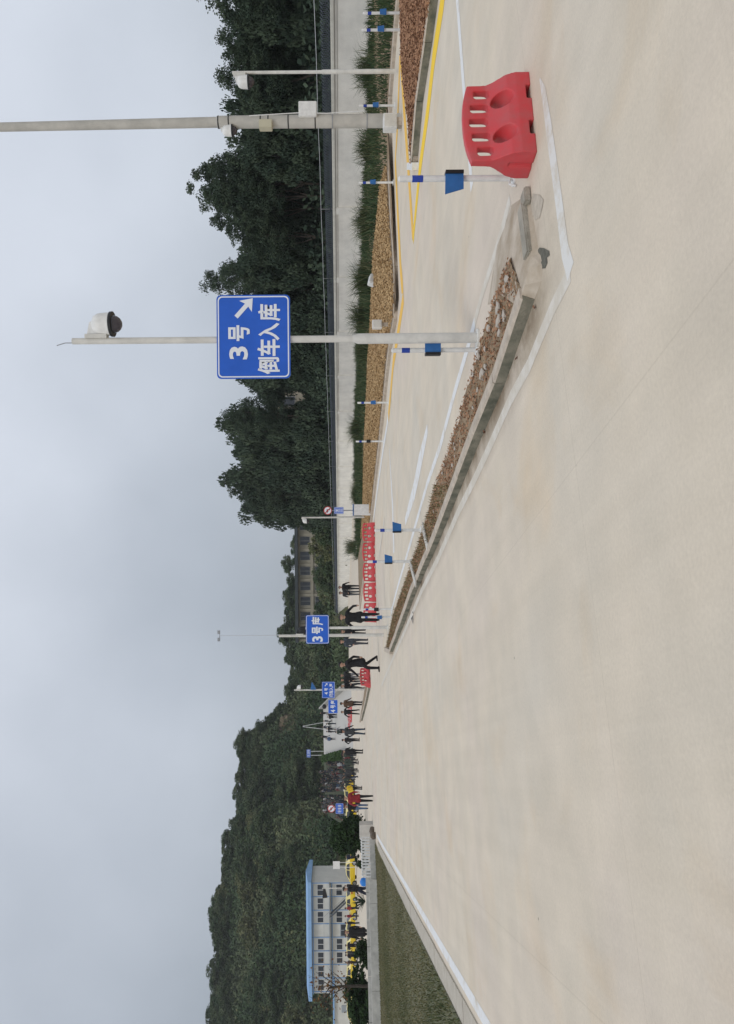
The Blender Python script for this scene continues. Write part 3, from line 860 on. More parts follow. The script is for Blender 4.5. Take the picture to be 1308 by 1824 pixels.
# prohibition roundels with a blue plate under them
REDP = mat('sign_red', (0.45, 0.05, 0.05), 0.5)
def roundel(parent, z, rad, y=-0.06):
    d = MB(); n = 24
    d.prism([(rad * math.cos(2 * math.pi * k / n), rad * math.sin(2 * math.pi * k / n)) for k in range(n)], 0, 0.012)
    o = d.build('round_plate', LETTER, parent); o.location = (0, y, z)
    rg_ = MB(); vs, fs = [], []
    for k in range(n):
        a = 2 * math.pi * k / n
        for rr_ in (rad, rad * 0.82): vs.append((rr_ * math.cos(a), -0.004, rr_ * math.sin(a)))
    for k in range(n):
        j = (k + 1) % n; fs.append((2 * k, 2 * j, 2 * j + 1, 2 * k + 1))
    rg_.add(vs, fs).build('red_ring', REDP, o)
    # bent left arrow and slash
    sy = MB()
    s_ = rad
    sy.add([(x * s_, -0.004, z_ * s_) for x, z_ in [(0.08, -.55), (0.28, -.55), (0.28, .25), (-.15, .25), (-.15, .48), (-.55, .14), (-.15, -.2), (-.15, .05), (0.08, .05)]], [tuple(range(9))])
    sy.build('arrow_symbol', BLACK, o)
    MB().add([(x * s_, -0.006, z_ * s_) for x, z_ in [(-.66, .5), (-.5, .66), (.66, -.5), (.5, -.66)]], [(0, 1, 2, 3)]).build('red_slash', REDP, o)
p0 = P(645, 1439.5); mm = p0.y / F
s5 = thing('sign_post', p0, 'no left turn roundel above blue plate behind the person with a bag', 'sign post')
MB().tube([(0, 0, 0), (0, 0, H + (606.5 - 580) * mm)], 0.04, 8).build('pole', POLE, s5, True)
roundel(s5, H + (606.5 - 585) * mm, 6.8 * mm)
sign_plate(s5, (0, -0.06, H + (606.5 - 599.5) * mm), 18.5 * mm, 13.5 * mm, [], r=0.03, bars=[(dx_ * mm, dz_ * mm, 3.6 * mm, 1.1 * mm) for dx_ in (-5, 0, 5) for dz_ in (-2.4, 0, 2.4)] + [(dx_ * mm, 0, 0.9 * mm, 6 * mm) for dx_ in (-5.8, 0.4, 5)])
p0 = P(661, 908, 0.1); mm = p0.y / F
pl = thing('concrete_plinth', p0, 'white concrete plinth block on the verge under the small round sign', 'plinth')
bo = link('block', bevel_box((20 * mm, 0.6, 31 * mm), 0.02, 'block', WHITE), pl); bo.location = (0, 0.3, 15.5 * mm)
MB().box((0, 0.3, 31 * mm + 0.012), (20 * mm + 0.04, 0.64, 0.03)).build('blue_cap', FLAG, pl)
s6 = thing('sign_post', (p0.x - 0.02, p0.y + 0.3, p0.z + 31 * mm + 0.03), 'small round sign and blue plate on a thin post on the white plinth', 'sign post')
MB().tube([(0, 0, 0), (0, 0, 50 * mm)], 0.025, 8).build('pole', STEEL, s6, True)
roundel(s6, 45 * mm, 7.5 * mm)
sign_plate(s6, (0, -0.06, 25 * mm), 12 * mm, 17 * mm, [], r=0.03, bars=[(0, dz_ * mm, 7 * mm, 1.5 * mm) for dz_ in (5, 1.5, -2, -5.5)] + [(0, 3.2 * mm, 1.4 * mm, 2.2 * mm)])
p0 = P(652, 921, 0.1); mm = p0.y / F
s7 = thing('camera_pole', p0, 'slim white camera pole beside the white plinth', 'camera pole')
MB().tube([(0, 0, 0), (0, 0, H + (602.5 - 541) * mm)], [0.055, 0.045], 10).build('pole', POLE, s7, True)
dome_camera(s7, H + (602.5 - 544) * mm, -1, 1.0)

# thin camera pole at the right
p0 = P(703, 127, 0.1); mm = p0.y / F
s8 = thing('camera_pole', p0, 'thin grey white pole with dome camera standing before the wall at right', 'camera pole')
zt = H + (594.5 - 420) * mm
MB().tube([(0, 0, 0), (0, 0, 1.9), (0, 0, 1.93), (0, 0, zt)], [0.06, 0.055, 0.042, 0.038], 12).build('pole', POLE, s8, True)
dome_camera(s8, zt - 0.16, -1, 1.25)
# floodlight pole
p0 = P(712, 215, 0.0); mm = p0.y / F
s9 = thing('floodlight_pole', p0, 'thick concrete floodlight pole with boxes strapped to it', 'lamp post')
MB().tube([(0, 0, 0), (0, 0, 4.75), (0, 0, 4.76), (-0.12, 0, 13.5)], [0.175, 0.152, 0.13, 0.10], 20).build('shaft', mat('pole_concrete', (0.47, 0.455, 0.415), 0.85, var=0.15, scale=2.5, bump=0.15), s9, True)
for zz in (4.72, 4.45, 3.62, 3.42, 2.9, 2.2, 1.75, 0.85):
    rr_ = 0.175 - zz * 0.0049
    MB().lathe([(rr_ + 0.006, -0.014), (rr_ + 0.006, 0.014)], (0, 0, zz), 20).build('strap', BLACK if zz > 2 else STEEL, s9)
def pbox(x0, x1, y0, y1, nm, m, dy=-0.12):
    zt_, zb_ = H - (x0 - 594) * mm, H - (x1 - 594) * mm
    xa, xb = (215 - y1) * mm, (215 - y0) * mm
    o = link(nm, bevel_box((xb - xa, 0.22, zt_ - zb_), 0.012, nm, m), s9)
    o.location = ((xa + xb) / 2, dy, (zt_ + zb_) / 2)
    return o
pbox(531, 563, 187, 214, 'control_box', WHITE)
pbox(461, 484, 218, 233, 'junction_box', mat('cream_box', (0.50, 0.47, 0.35), 0.6))
dome_camera(s9, 4.60, -1, 1.1)
MB().tube([(0.06, -0.19, 3.9), (0.12, -0.2, 2.6), (0.1, -0.2, 1.9), (0.16, -0.19, 0.9)], 0.012, 6).build('conduit', WHITE, s9)
# utility cabinet at its foot
p0 = P(716, 219, 0.0); mm = p0.y / F
cb = thing('utility_cabinet', (p0.x, p0.y, 0.0), 'small white utility cabinet at the foot of the floodlight pole', 'utility cabinet')
o = link('cabinet', bevel_box((0.36, 0.3, 0.34), 0.012, 'cabinet', WHITE), cb); o.location = (0, 0, 0.30)
MB().box((0, 0, 0.06), (0.2, 0.2, 0.14)).build('foot', KERB, cb)
MB().box((0, -0.155, 0.30), (0.30, 0.012, 0.28)).build('door', POLE, cb)
p0 = P(697, 578, 0.1); mm = p0.y / F
cb = thing('utility_box', p0, 'small white box on a short post at the verge right of the sign pole', 'utility box')
MB().box((0, 0, 0.12), (0.10, 0.08, 0.34)).build('post', KERB, cb)
o = link('box', bevel_box((15 * mm, 0.2, 17 * mm), 0.012, 'box', WHITE), cb); o.location = (0, 0, 0.28 + 8 * mm)
MB().box((0, -0.104, 0.28 + 8 * mm), (12 * mm, 0.012, 14 * mm)).build('lid', POLE, cb)
p0 = P(667, 500, 0.15)
o = link('white_block', bevel_box((0.45, 0.3, 0.35), 0.03, 'white_block', WHITE)); o.location = (p0.x, p0.y, 0.2); o.rotation_euler = (0.3, 0.2, 0.4)
tag(o, 'loose white block lying in the grass of the verge', 'block')

# ------------------------------------------------------------------ slim sensor poles with blue boxes
def marker(px, py, top, label, style='flag', base_dz=0.0, flag_side=-1, box_c=BLACK, rad=0.029, boxz=0.53):
    p0 = P(px, py, base_dz); h, v = ray(px, py); mm = p0.y / F
    hor = 602 - ((1824 - py) - 912) * math.tan(RHO)
    zt_ = H - (top - hor) * mm - p0.z
    t = thing('marker_pole', p0, label, 'marker pole', 'slim white marker poles with sensor boxes')
    MB().tube([(0, 0, 0), (0, 0, zt_)], rad, 12).build('pole', WHITE, t, True)
    MB().lathe([(rad + 0.002, zt_ * 0.80), (rad + 0.002, zt_ * 0.895)], n=12).build('blue_band', BAND, t)
    MB().lathe([(rad * 0.98, zt_), (rad * 0.98, zt_ + 0.006), (rad * 0.5, zt_ + 0.018)], n=12).build('cap', WHITE, t)
    MB().lathe([(0.08, 0), (0.08, 0.012), (rad + 0.003, 0.016)], n=12).build('foot', WHITE, t)
    z = zt_ * boxz
    s = flag_side
    if style == 'flag':
        MB().prism([(s * 0.06 * -0.4, z - 0.085), (s * 0.06 * -0.4, z + 0.085), (s * 0.17, z + 0.09), (s * 0.12, z - 0.085)], -0.055, -0.043).build('blue_board', FLAG, t)
        MB().box((-s * 0.035, -0.03, z), (0.03, 0.09, 0.17)).build('sensor', BLACK, t)
    elif style == 'board':
        MB().box((0.03, -0.05, z), (0.13, 0.014, 0.19)).build('blue_board', FLAG, t)
        MB().box((-0.055, -0.03, z), (0.03, 0.09, 0.185)).build('sensor', BLACK, t)
    elif style == 'small':
        MB().box((0, -0.045, z), (0.12, 0.05, 0.15), taper=0.8).build('blue_board', FLAG, t)
    else:
        MB().box((0, -0.045, z), (0.11, 0.06, 0.14)).build('sensor', BLACK, t)
    MB().lathe([(rad + 0.006, z - 0.03), (rad + 0.006, z + 0.03)], n=12).build('clamp', STEEL, t)
    return t
t = marker(916, 317, 713, 'nearest white marker pole with blue flag board beside the red barrier', 'flag')
MB().tube([(-0.03, -0.03, 0.05), (-0.09, -0.07, 0.06), (-0.13, -0.12, 0.012)], 0.010, 6).build('drain_spout', WHITE, t)
marker(850, 623, 700, 'white marker pole with blue box immediately left of the big sign pole', 'board', 0.0)
marker(750, 944, 669, 'white marker pole with blue flag on the island before the right barrier row end', 'flag', 0.05, 1, rad=0.03)
marker(733, 1000, 656, 'white marker pole with blue flag on the island before the middle of the barrier row', 'flag', 0.05, 1, rad=0.03)
marker(698, 1085, 646, 'marker pole with black box on the island near the far barrier', 'box', 0.05, rad=0.03)
marker(697, 1099, 645, 'marker pole with low blue board in front of the man by the barriers', 'small', 0.05, rad=0.03, boxz=0.4)
marker(717, 23, 648, 'rightmost marker pole with blue box on the verge', 'small', 0.1, rad=0.03, boxz=0.5)
marker(718, 53, 646, 'marker pole with dark blue box second from the right edge', 'small', 0.1, rad=0.03, boxz=0.55)
marker(704, 188, 641, 'marker pole with blue box just right of the floodlight pole', 'small', 0.1, rad=0.03, boxz=0.55)
marker(701, 325, 640, 'marker pole on the verge behind the nearest blue flag pole', 'small', 0.1, rad=0.03, boxz=0.6)
marker(692, 717, 638, 'marker pole with light blue board on the verge left of the sign pole', 'small', 0.1, rad=0.03, boxz=0.5)
marker(683, 786, 635, 'marker pole with small black box on the verge', 'box', 0.1, rad=0.03, boxz=0.55)

# ------------------------------------------------------------------ red water barriers
def realise(me, mods):
    ob = bpy.data.objects.new('tmp', me); COL.objects.link(ob)
    for ty, kw in mods:
        md = ob.modifiers.new('m', ty)
        for k, v in kw.items(): setattr(md, k, v)
    dg = bpy.context.evaluated_depsgraph_get()
    out = bpy.data.meshes.new_from_object(ob.evaluated_get(dg))
    bpy.data.objects.remove(ob)
    return out
def barrier_mesh(voxel):
    L, HT = 1.0, 0.58
    n = 28
    # cross sections along x: half depth profile
    mb = MB(); vs, fs = [], []
    for i in range(n + 1):
        t = i / n * 2 - 1
        arch = 0.055 * (abs(t) ** 2.4)
        ls = [1.0, 1.0, 0.985, 0.955, 0.95, 0.95, 0.945]
        zs = [0.0, 0.12, 0.20, 0.31, 0.36, HT - 0.03 - arch, HT - arch]
        ds = [0.16, 0.16, 0.14, 0.066, 0.038, 0.035, 0.030]
        ring = []
        for l, z, d in zip(ls, zs, ds): ring.append((t * L / 2 * l, -d, z))
        for l, z, d in list(zip(ls, zs, ds))[::-1]: ring.append((t * L / 2 * l, d, z))
        vs += ring
    k = 14
    for i in range(n):
        for j in range(k):
            j2 = (j + 1) % k
            fs.append((i * k + j, (i + 1) * k + j, (i + 1) * k + j2, i * k + j2))
    fs += [tuple(range(k)), tuple(reversed(range(n * k, (n + 1) * k)))]
    mb.add(vs, fs)
    body = mb.mesh('water_barrier')
    cut = MB()
    for i in range(5):                                   # upright slots
        x = (i - 2) * 0.178
        zc = 0.445 - 0.02 * (abs(i - 2) ** 1.5) / 1.4
        hh = 0.078 if abs(i - 2) < 2 else 0.066
        w = 0.050
        poly = [(x + px_, zc + pz_) for px_, pz_ in round_rect(2 * w, 2 * hh, 0.02, 2)]
        cut.prism(poly, -0.3, 0.3)
    for x in (-0.215, 0.215):                            # funnel shaped eyes
        m = 20; v2 = []; f2 = []
        prof = [(0.15, -0.24), (0.105, -0.12), (0.078, -0.035), (0.072, 0.0), (0.078, 0.035), (0.105, 0.12), (0.15, 0.24)]
        for r_, y_ in prof:
            for q in range(m):
                a = 2 * math.pi * q / m; v2.append((x + r_ * math.cos(a), y_, 0.255 + r_ * 0.95 * math.sin(a)))
        for i in range(len(prof) - 1):
            for q in range(m):
                q2 = (q + 1) % m; f2.append((i * m + q, i * m + q2, (i + 1) * m + q2, (i + 1) * m + q))
        f2 += [tuple(range(m)), tuple(reversed(range((len(prof) - 1) * m, len(prof) * m)))]
        cut.add(v2, f2)
    for x in (-0.19, 0.25): cut.box((x, 0, 0.0), (0.17, 0.6, 0.085))      # fork pockets under the base
    for x in (-0.515, 0.515): cut.box((x, 0.0, 0.08), (0.08, 0.05, 0.26))  # coupling slots in the ends
    cme = cut.mesh('cut')
    co = bpy.data.objects.new('cut', cme); COL.objects.link(co)
    me = realise(body, [('BOOLEAN', dict(operation='DIFFERENCE', object=co, solver='EXACT'))])
    bpy.data.objects.remove(co)
    me = realise(me, [('REMESH', dict(mode='VOXEL', voxel_size=voxel)), ('SMOOTH', dict(factor=0.5, iterations=4 if voxel < 0.012 else 2))])
    me.materials.clear(); me.materials.append(RED)
    me.polygons.foreach_set('use_smooth', [True] * len(me.polygons))
    me.name = 'water_barrier'
    return me
bar_hi, bar_lo = barrier_mesh(0.0075), barrier_mesh(0.016)
a, b = P(957.5, 270), P(943, 127)
o = link('water_barrier', bar_hi)
ang = math.atan2(b.y - a.y, b.x - a.x)
nrm = Vector((-math.sin(ang), math.cos(ang), 0))
mid = (a + b) / 2 + nrm * 0.16
o.location = (mid.x, mid.y, 0.0); o.rotation_euler = (0, 0, ang)
k = (b - a).length / 1.0; o.scale = (k, 1, 1)
tag(o, 'large red plastic water barrier with five slots standing nearest in the foreground', 'barrier', 'red water barriers')
BG = 'red water barriers'
bl = [('red barrier at the right end of the long row', 668.5, 931, 965), ('red barrier second from the right in the long row', 668.5, 966, 1001), ('red barrier in the middle of the long row', 669.5, 1002, 1037), ('red barrier fourth from the right in the long row', 670.5, 1038, 1073), ('red barrier at the left end of the row behind the man', 671, 1074, 1110)]
for lab, px, ya, yb in bl:
    a, b = P(px, yb), P(px - 0.6, ya)
    o = link('water_barrier', bar_lo); mid = (a + b) / 2
    o.location = (mid.x, mid.y + 0.19, mid.z); o.rotation_euler = (0, 0, math.atan2(b.y - a.y, b.x - a.x)); o.scale = ((b - a).length * 0.99, 1, 1)
    tag(o, lab, 'barrier', BG)
a, b = P(661, 1223), P(659, 1191)
o = link('water_barrier', bar_lo); mid = (a + b) / 2
o.location = (mid.x, mid.y + 0.19, mid.z); o.rotation_euler = (0, 0, math.atan2(b.y - a.y, b.x - a.x)); o.scale = ((b - a).length, 1, 1)
tag(o, 'single red barrier behind the heel of the walking man', 'barrier', BG)
yy = 1252
k_ = 0
while yy < 1392:
    a, b = P(627.5, yy + 17), P(627.2, yy)
    o = link('water_barrier', bar_lo); mid = (a + b) / 2
    o.location = (mid.x, mid.y + 0.19, mid.z); o.rotation_euler = (0, 0, math.atan2(b.y - a.y, b.x - a.x)); o.scale = ((b - a).length * 0.98, 1, 1.05)
    tag(o, 'red barrier in the distant row before the ramp and crowd', 'barrier', 'distant red barrier row')
    yy += 17.5

# ------------------------------------------------------------------ left lawn, low wall, balustrade
lawn_px = [(668.5, 1499), (671, 1560), (675, 1700), (680, 1850), (684, 1990)]
lw3 = [P(*p) for p in lawn_px] + [G(*rs(-3.34, q)) for q in (5.5, 12, 18, 24, 30)]
LAWN = mat('lawn_soil', (0.17, 0.16, 0.10), 0.95, col2=(0.11, 0.12, 0.07), scale=0.9, bump=0.4)
sheet('lawn', [(p.x, p.y, gz(p.x, p.y) + 0.025) for p in lw3], LAWN, 'dry brownish lawn left of the road', 4)
LAWNG = leafmat('lawn_blade', [(0.075, 0.10, 0.05), (0.135, 0.14, 0.07), (0.20, 0.175, 0.095), (0.27, 0.225, 0.13)], 0.8)
n = 75000
lpoly = [(p.x, p.y) for p in lw3]
C = scatter_poly(lpoly, n, lambda x, y: gz(x, y) + 0.02)
patch = 0.5 + 0.25 * np.sin(C[:, 0] * 0.9 + 0.4 * C[:, 1]) + 0.25 * np.sin(C[:, 1] * 0.7 - C[:, 0] * 0.35 + 2)
lush = np.clip(1.2 - (C[:, 1] - 8) / 8, 0, 1)
hh = rng.uniform(0.02, 0.06, n) * (0.7 + 0.6 * patch) + 0.05 * lush * rng.uniform(0, 1, n)
tag(blades(C, hh, 0.016, 0.9, np.clip(0.72 - 0.4 * patch - 0.35 * lush + rng.normal(0, 0.18, n), 0, 1), LAWNG, 'lawn_grass'), 'short patchy olive brown grass of the lawn', 'grass', kind='stuff')
edge_r = [G(*rs(-3.34, q)) for q in (5.5, 12, 18, 24, 30, 36.5)]
apron = thing('lawn_edging', P(760, 1700), 'row of worn concrete edging slabs between the lawn and the white line', 'edging')
child_local(apron, lambda: kerb_row(apron, edge_r, 1.6, 0.36, 0.022, -1, mat('edging', (0.50, 0.46, 0.39), 0.9, col2=(0.42, 0.38, 0.31), scale=5, bump=0.4), KERB))
# shaggy weeds on the near corner of the lawn
# low wall behind the lawn
WALL2 = mat('white_wall', (0.56, 0.545, 0.50), 0.9, var=0.2, scale=3, bump=0.2)
def wall_run(parent, a, b, h, t, m, name, dz=0.0):
    d = b - a; L = d.length
    return MB().box(((a.x + b.x) / 2, (a.y + b.y) / 2, (a.z + b.z) / 2 + h / 2 - 0.05 + dz), (L, t, h + 0.1), math.atan2(d.y, d.x)).build(name, m, parent)
lwall = thing('low_wall', P(672, 1650), 'low weathered white wall running along the back of the lawn', 'wall')
def lwf():
    pts = [P(672.5 + (y - 1567) * 0.03, y) for y in (1567, 1610, 1660, 1710, 1765, 1850, 1960)]
    for i in range(len(pts) - 1):
        a, b = pts[i], pts[i + 1]
        g_ = (b - a).normalized() * 0.01
        wall_run(lwall, a + g_, b - g_, 0.40 + random.uniform(-0.012, 0.012), 0.26, WALL2, 'wall_section')
        o = wall_run(lwall, a + g_ + Vector((0, 1.0, 0)), b - g_ + Vector((0, 1.0, 0)), 0.52, 0.2, WALL2, 'back_section')
child_local(lwall, lwf)
bal = thing('balustrade', P(669, 1530), 'white concrete balustrade with a row of round arches behind the lawn tip', 'balustrade')
def balf():
    a, b = P(669, 1497), P(672, 1568)
    wall_run(bal, a, b, 0.30, 0.30, WALL2, 'plinth')
    d = (b - a); L = d.length; d.normalize(); ang = math.atan2(d.y, d.x)
    off = Vector((0, 0.35, 0))
    npi = 13
    r_ = L / npi / 2
    for i in range(npi):
        c = a.lerp(b, (i + 0.5) / npi) + off
        z0 = c.z + 0.62
        pts = [c + d * (r_ * 0.86 * math.cos(t)) + Vector((0, 0, z0 - c.z + r_ * 1.05 * math.sin(t))) for t in [math.pi * q / 8 for q in range(9)]]
        pts = [Vector((pts[0].x, pts[0].y, c.z + 0.28))] + pts + [Vector((pts[-1].x, pts[-1].y, c.z + 0.28))]
        MB().tube(pts, 0.04, 6).build('arch', WHITE, bal, True)
    m0, m1 = a + off, b + off
    MB().tube([m0 + Vector((0, 0, 0.50)), m1 + Vector((0, 0, 0.50))], 0.022, 6).build('rail', WHITE, bal)
child_local(bal, balf)
p0 = P(665, 1483); mm = p0.y / F
blkw = link('gate_block', bevel_box((26 * mm, 0.6, 24 * mm + 0.1), 0.02, 'gate_block', mat('block_white', (0.52, 0.50, 0.46), 0.85, var=0.12, scale=3)))
blkw.location = (p0.x, p0.y + 0.3, p0.z + 12 * mm - 0.05); blkw.rotation_euler = (0, 0, 0.1)
tag(blkw, 'big pale concrete block ending the balustrade at the road', 'block')
ROCK = mat('brown_rock', (0.14, 0.11, 0.085), 0.9, var=0.3, scale=8, bump=0.5)
for i, (px, py, sc, lab) in enumerate([(664.5, 1473, 0.2, 'brown stone at the right foot of the pale block'), (667, 1481, 0.22, 'brown stone in the middle before the pale block'), (669.5, 1489, 0.23, 'brown stone at the left foot of the pale block')]):
    bm = bmesh.new(); bmesh.ops.create_icosphere(bm, subdivisions=2, radius=1)
    for v in bm.verts: v.co *= random.uniform(0.8, 1.15)
    me = bpy.data.meshes.new('stone'); bm.to_mesh(me); bm.free(); me.materials.append(ROCK)
    o = link('stone', me); p0 = P(px, py); o.location = (p0.x, p0.y, p0.z + sc * 0.45); o.scale = (sc * 1.1, sc * 0.8, sc * 0.75); o.rotation_euler = (0, 0, i)
    tag(o, lab, 'stone', 'stones by the pale block')

# ------------------------------------------------------------------ foliage prototypes
DARK = leafmat('forest_leaf', [(0.030, 0.048, 0.036), (0.046, 0.068, 0.048), (0.062, 0.088, 0.058), (0.085, 0.114, 0.072)], 0.8)
HILLG = leafmat('hill_leaf', [(0.044, 0.074, 0.042), (0.070, 0.106, 0.054), (0.100, 0.135, 0.066), (0.14, 0.16, 0.088)], 0.8)
OLIVE = leafmat('olive_leaf', [(0.09, 0.115, 0.058), (0.145, 0.16, 0.078), (0.20, 0.195, 0.105)], 0.85)
ZH = 2.3                                   # crown prototypes are this many radii tall
def crown_mesh(name, m, nclump, nleaf, leaf, shape, seed, spread=0.17):
    rg = np.random.default_rng(seed)
    cs = []
    while len(cs) < nclump:
        p = rg.uniform(-1, 1, 3); z = (p[2] + 1) / 2
        rad = shape(z)
        q = math.hypot(p[0], p[1])
        if q < rad and (q > rad * 0.35 or rg.uniform() < 0.45): cs.append((p[0], p[1], z * ZH))
    cs = np.array(cs)
    k = rg.integers(0, nclump, nclump * nleaf)
    sz = rg.uniform(0.65, 1.35, nclump)
    d = rg.normal(size=(len(k), 3)); d /= np.linalg.norm(d, axis=1)[:, None]
    d *= (rg.uniform(0, 1, len(k)) ** 0.45)[:, None]
    Cc = cs[k] + d * (spread * sz[k])[:, None] * np.array([1.15, 1.15, 0.62])
    V, Fq = leaf_quads(Cc, leaf * rg.uniform(0.6, 1.3, len(k)), 1.8, rg=rg)
    tint = np.clip(rg.uniform(0, 1, nclump)[k] * 0.7 + rg.uniform(0, 0.3, len(k)), 0, 1)
    return raw_mesh(name, V, Fq, m, tint=tint)
rnd = lambda z: max(0.05, math.sqrt(max(0, 1 - (2 * z - 1) ** 2)) * (0.95 if z > .5 else 0.98))
def airy(z): return 0.35 + 0.6 * math.sin(math.pi * min(1, z * 0.95 + 0.1)) if z < 0.95 else 0.3
def cone(z): return max(0.12, (1 - z) ** 0.75)
def column(z): return max(0.1, min(1.0, 1.15 * (1 - z ** 3)) * (0.7 + 0.3 * math.sin(9 * z)))
CR = {}
for key, m in (('dark', DARK), ('hill', HILLG)):
    CR[key] = [crown_mesh('crown', m, 120, 190, 0.058, rnd, 11, 0.27), crown_mesh('crown', m, 110, 200, 0.058, column, 12, 0.28), crown_mesh('crown', m, 130, 170, 0.056, rnd, 13, 0.24)]
    CR[key + '_airy'] = [crown_mesh('crown', m, 150, 95, 0.040, airy, 14, 0.21), crown_mesh('crown', m, 170, 85, 0.040, airy, 15, 0.19)]
    CR[key + '_cone'] = [crown_mesh('crown', m, 110, 60, 0.07, cone, 16, 0.2)]
CR['olive'] = [crown_mesh('crown', OLIVE, 60, 70, 0.09, rnd, 18, 0.3)]
def trunk_mesh(seed):
    rd = random.Random(seed); mb = MB()
    pts = [(0, 0, -0.03)] + [(rd.uniform(-.03, .03) * k, rd.uniform(-.03, .03) * k, 0.16 * k) for k in range(1, 6)]
    mb.tube(pts, [0.05, 0.04, 0.034, 0.028, 0.02, 0.01], 7)
    for k in range(7):
        b0 = Vector(pts[rd.randint(1, 4)]); a = rd.uniform(0, 6.28)
        e = b0 + Vector((math.cos(a) * 0.4, math.sin(a) * 0.4, 0.16 + rd.uniform(0, .14)))
        mb.tube([b0, b0.lerp(e, .5) + Vector((0, 0, -.02)), e], [0.018, 0.012, 0.005], 5)
    return mb.mesh('trunk', BARK)
TRUNKS = [trunk_mesh(i) for i in range(3)]
def tree(loc, height, rad, kind, label, group=None, crown0=0.12, var=None, name='tree'):
    t = thing(name, loc, label, 'tree', group, rz=random.uniform(0, 6.28))
    c = link('crown', random.choice(CR[kind]) if var is None else CR[kind][var % len(CR[kind])], t)
    c.location = (0, 0, height * crown0); c.scale = (rad, rad, height * (1 - crown0) / ZH)
    k = link('trunk', random.choice(TRUNKS), t); k.scale = (min(rad, height * .4), min(rad, height * .4), height)
    return t

def behind(yt, r_):                                # a spot in the direction of photo row yt, r metres right of the road axis
    t_ = (912 - yt) / F
    Y = r_ / (t_ * CA + SA)
    return t_ * Y, Y

# ------------------------------------------------------------------ hills
SKY = [(2100, 360), (1824, 368), (1780, 374), (1740, 386), (1690, 382), (1640, 374), (1600, 378), (1560, 390), (1500, 396), (1450, 412), (1400, 420), (1350, 426), (1312, 432), (1295, 470), (1250, 500), (1200, 512), (1150, 505), (1100, 508), (1000, 525), (900, 520), (600, 520), (200, 500), (-100, 500)]
SKY.sort()
def skyline(y): return float(np.interp(y, [a for a, b in SKY], [b for a, b in SKY]))
HY0, HY1 = 128.0, 190.0
def hill_z(t, Y):
    y = 912 - t * F                     # photo row of that direction
    top = H + (605 - skyline(y) - 26) * HY1 / F
    y0 = HY0 + 24 * sm(1470, 1420, y) * sm(1080, 1180, y) + (max(0, 1100 - y) * 0.06)
    k = min(1.0, max(0.0, (Y - y0) / (HY1 - y0)))
    prof = k ** 0.8 if k < 1 else 1.0
    z = -0.45 + (top + 0.45) * prof
    z += (0.9 * math.sin(t * 31 + Y * 0.13) + 0.7 * math.sin(t * 57 - Y * 0.21)) * min(1, k * 3) * (1 - k * 0.5)
    return z - max(0, Y - HY1) * 0.05
ts = np.linspace(-1.0, 1.25, 120)
ys = np.concatenate([np.linspace(HY0 - 1, HY1, 26), np.linspace(HY1 + 5, HY1 + 90, 8)])
HILLM = mat('hill_ground', (0.105, 0.10, 0.05), 0.95, col2=(0.05, 0.06, 0.026), scale=0.12, bump=0.3, detail=8)
V = np.array([(t * Y, Y, hill_z(t, Y)) for Y in ys for t in ts])
nt_ = len(ts)
Fq = np.array([(j * nt_ + i, j * nt_ + i + 1, (j + 1) * nt_ + i + 1, (j + 1) * nt_ + i) for j in range(len(ys) - 1) for i in range(nt_ - 1)])
tag(link('hill', raw_mesh('hill', V, Fq, HILLM)), 'wooded hill behind the yard', kind='structure')
# scrub on the hillside: one mass nobody could count
def scrub(n, m, t0, t1, k0, k1, rmin, rmax, leaf, per, label, seed):
    rg = np.random.default_rng(seed)
    t = rg.uniform(t0, t1, n); Y = HY0 + rg.uniform(k0, k1, n) * (HY1 - HY0) + 1
    c = np.array([(a * b, b, hill_z(a, b)) for a, b in zip(t, Y)])
    r_ = rg.uniform(rmin, rmax, n)
    k = np.repeat(np.arange(n), per)
    d = rg.normal(size=(len(k), 3)); d /= np.linalg.norm(d, axis=1)[:, None]; d *= (rg.uniform(0, 1, len(k)) ** 0.4)[:, None]
    d[:, 2] = np.abs(d[:, 2]) * 1.1 - 0.05
    V, Fq = leaf_quads(c[k] + d * r_[k][:, None], leaf * rg.uniform(0.6, 1.4, len(k)), 1.6, rg=rg)
    zone = 0.5 + 0.3 * np.sin(t * 14 + Y * 0.12 + 2) + 0.25 * np.sin(Y * 0.23 + t * 31)
    tint = np.clip((zone * 0.75 + rg.uniform(0, 0.25, n))[k] + rg.uniform(-.06, .06, len(k)), 0, 1)
    tag(link('scrub', raw_mesh('scrub', V, Fq, m, tint=tint)), label, 'scrub', kind='stuff')
scrub(2600, HILLG, -0.98, -0.16, 0.0, 1.0, 1.3, 3.6, 0.40, 95, 'mixed green scrub covering the hill', 21)
scrub(420, OLIVE, -0.98, -0.16, 0.08, 0.7, 1.2, 3.0, 0.38, 80, 'paler olive scrub patches on the hill', 22)
scrub(420, HILLG, -0.16, 0.95, 0.05, 1.0, 1.6, 3.6, 0.5, 70, 'green scrub on the rise behind the school', 23)
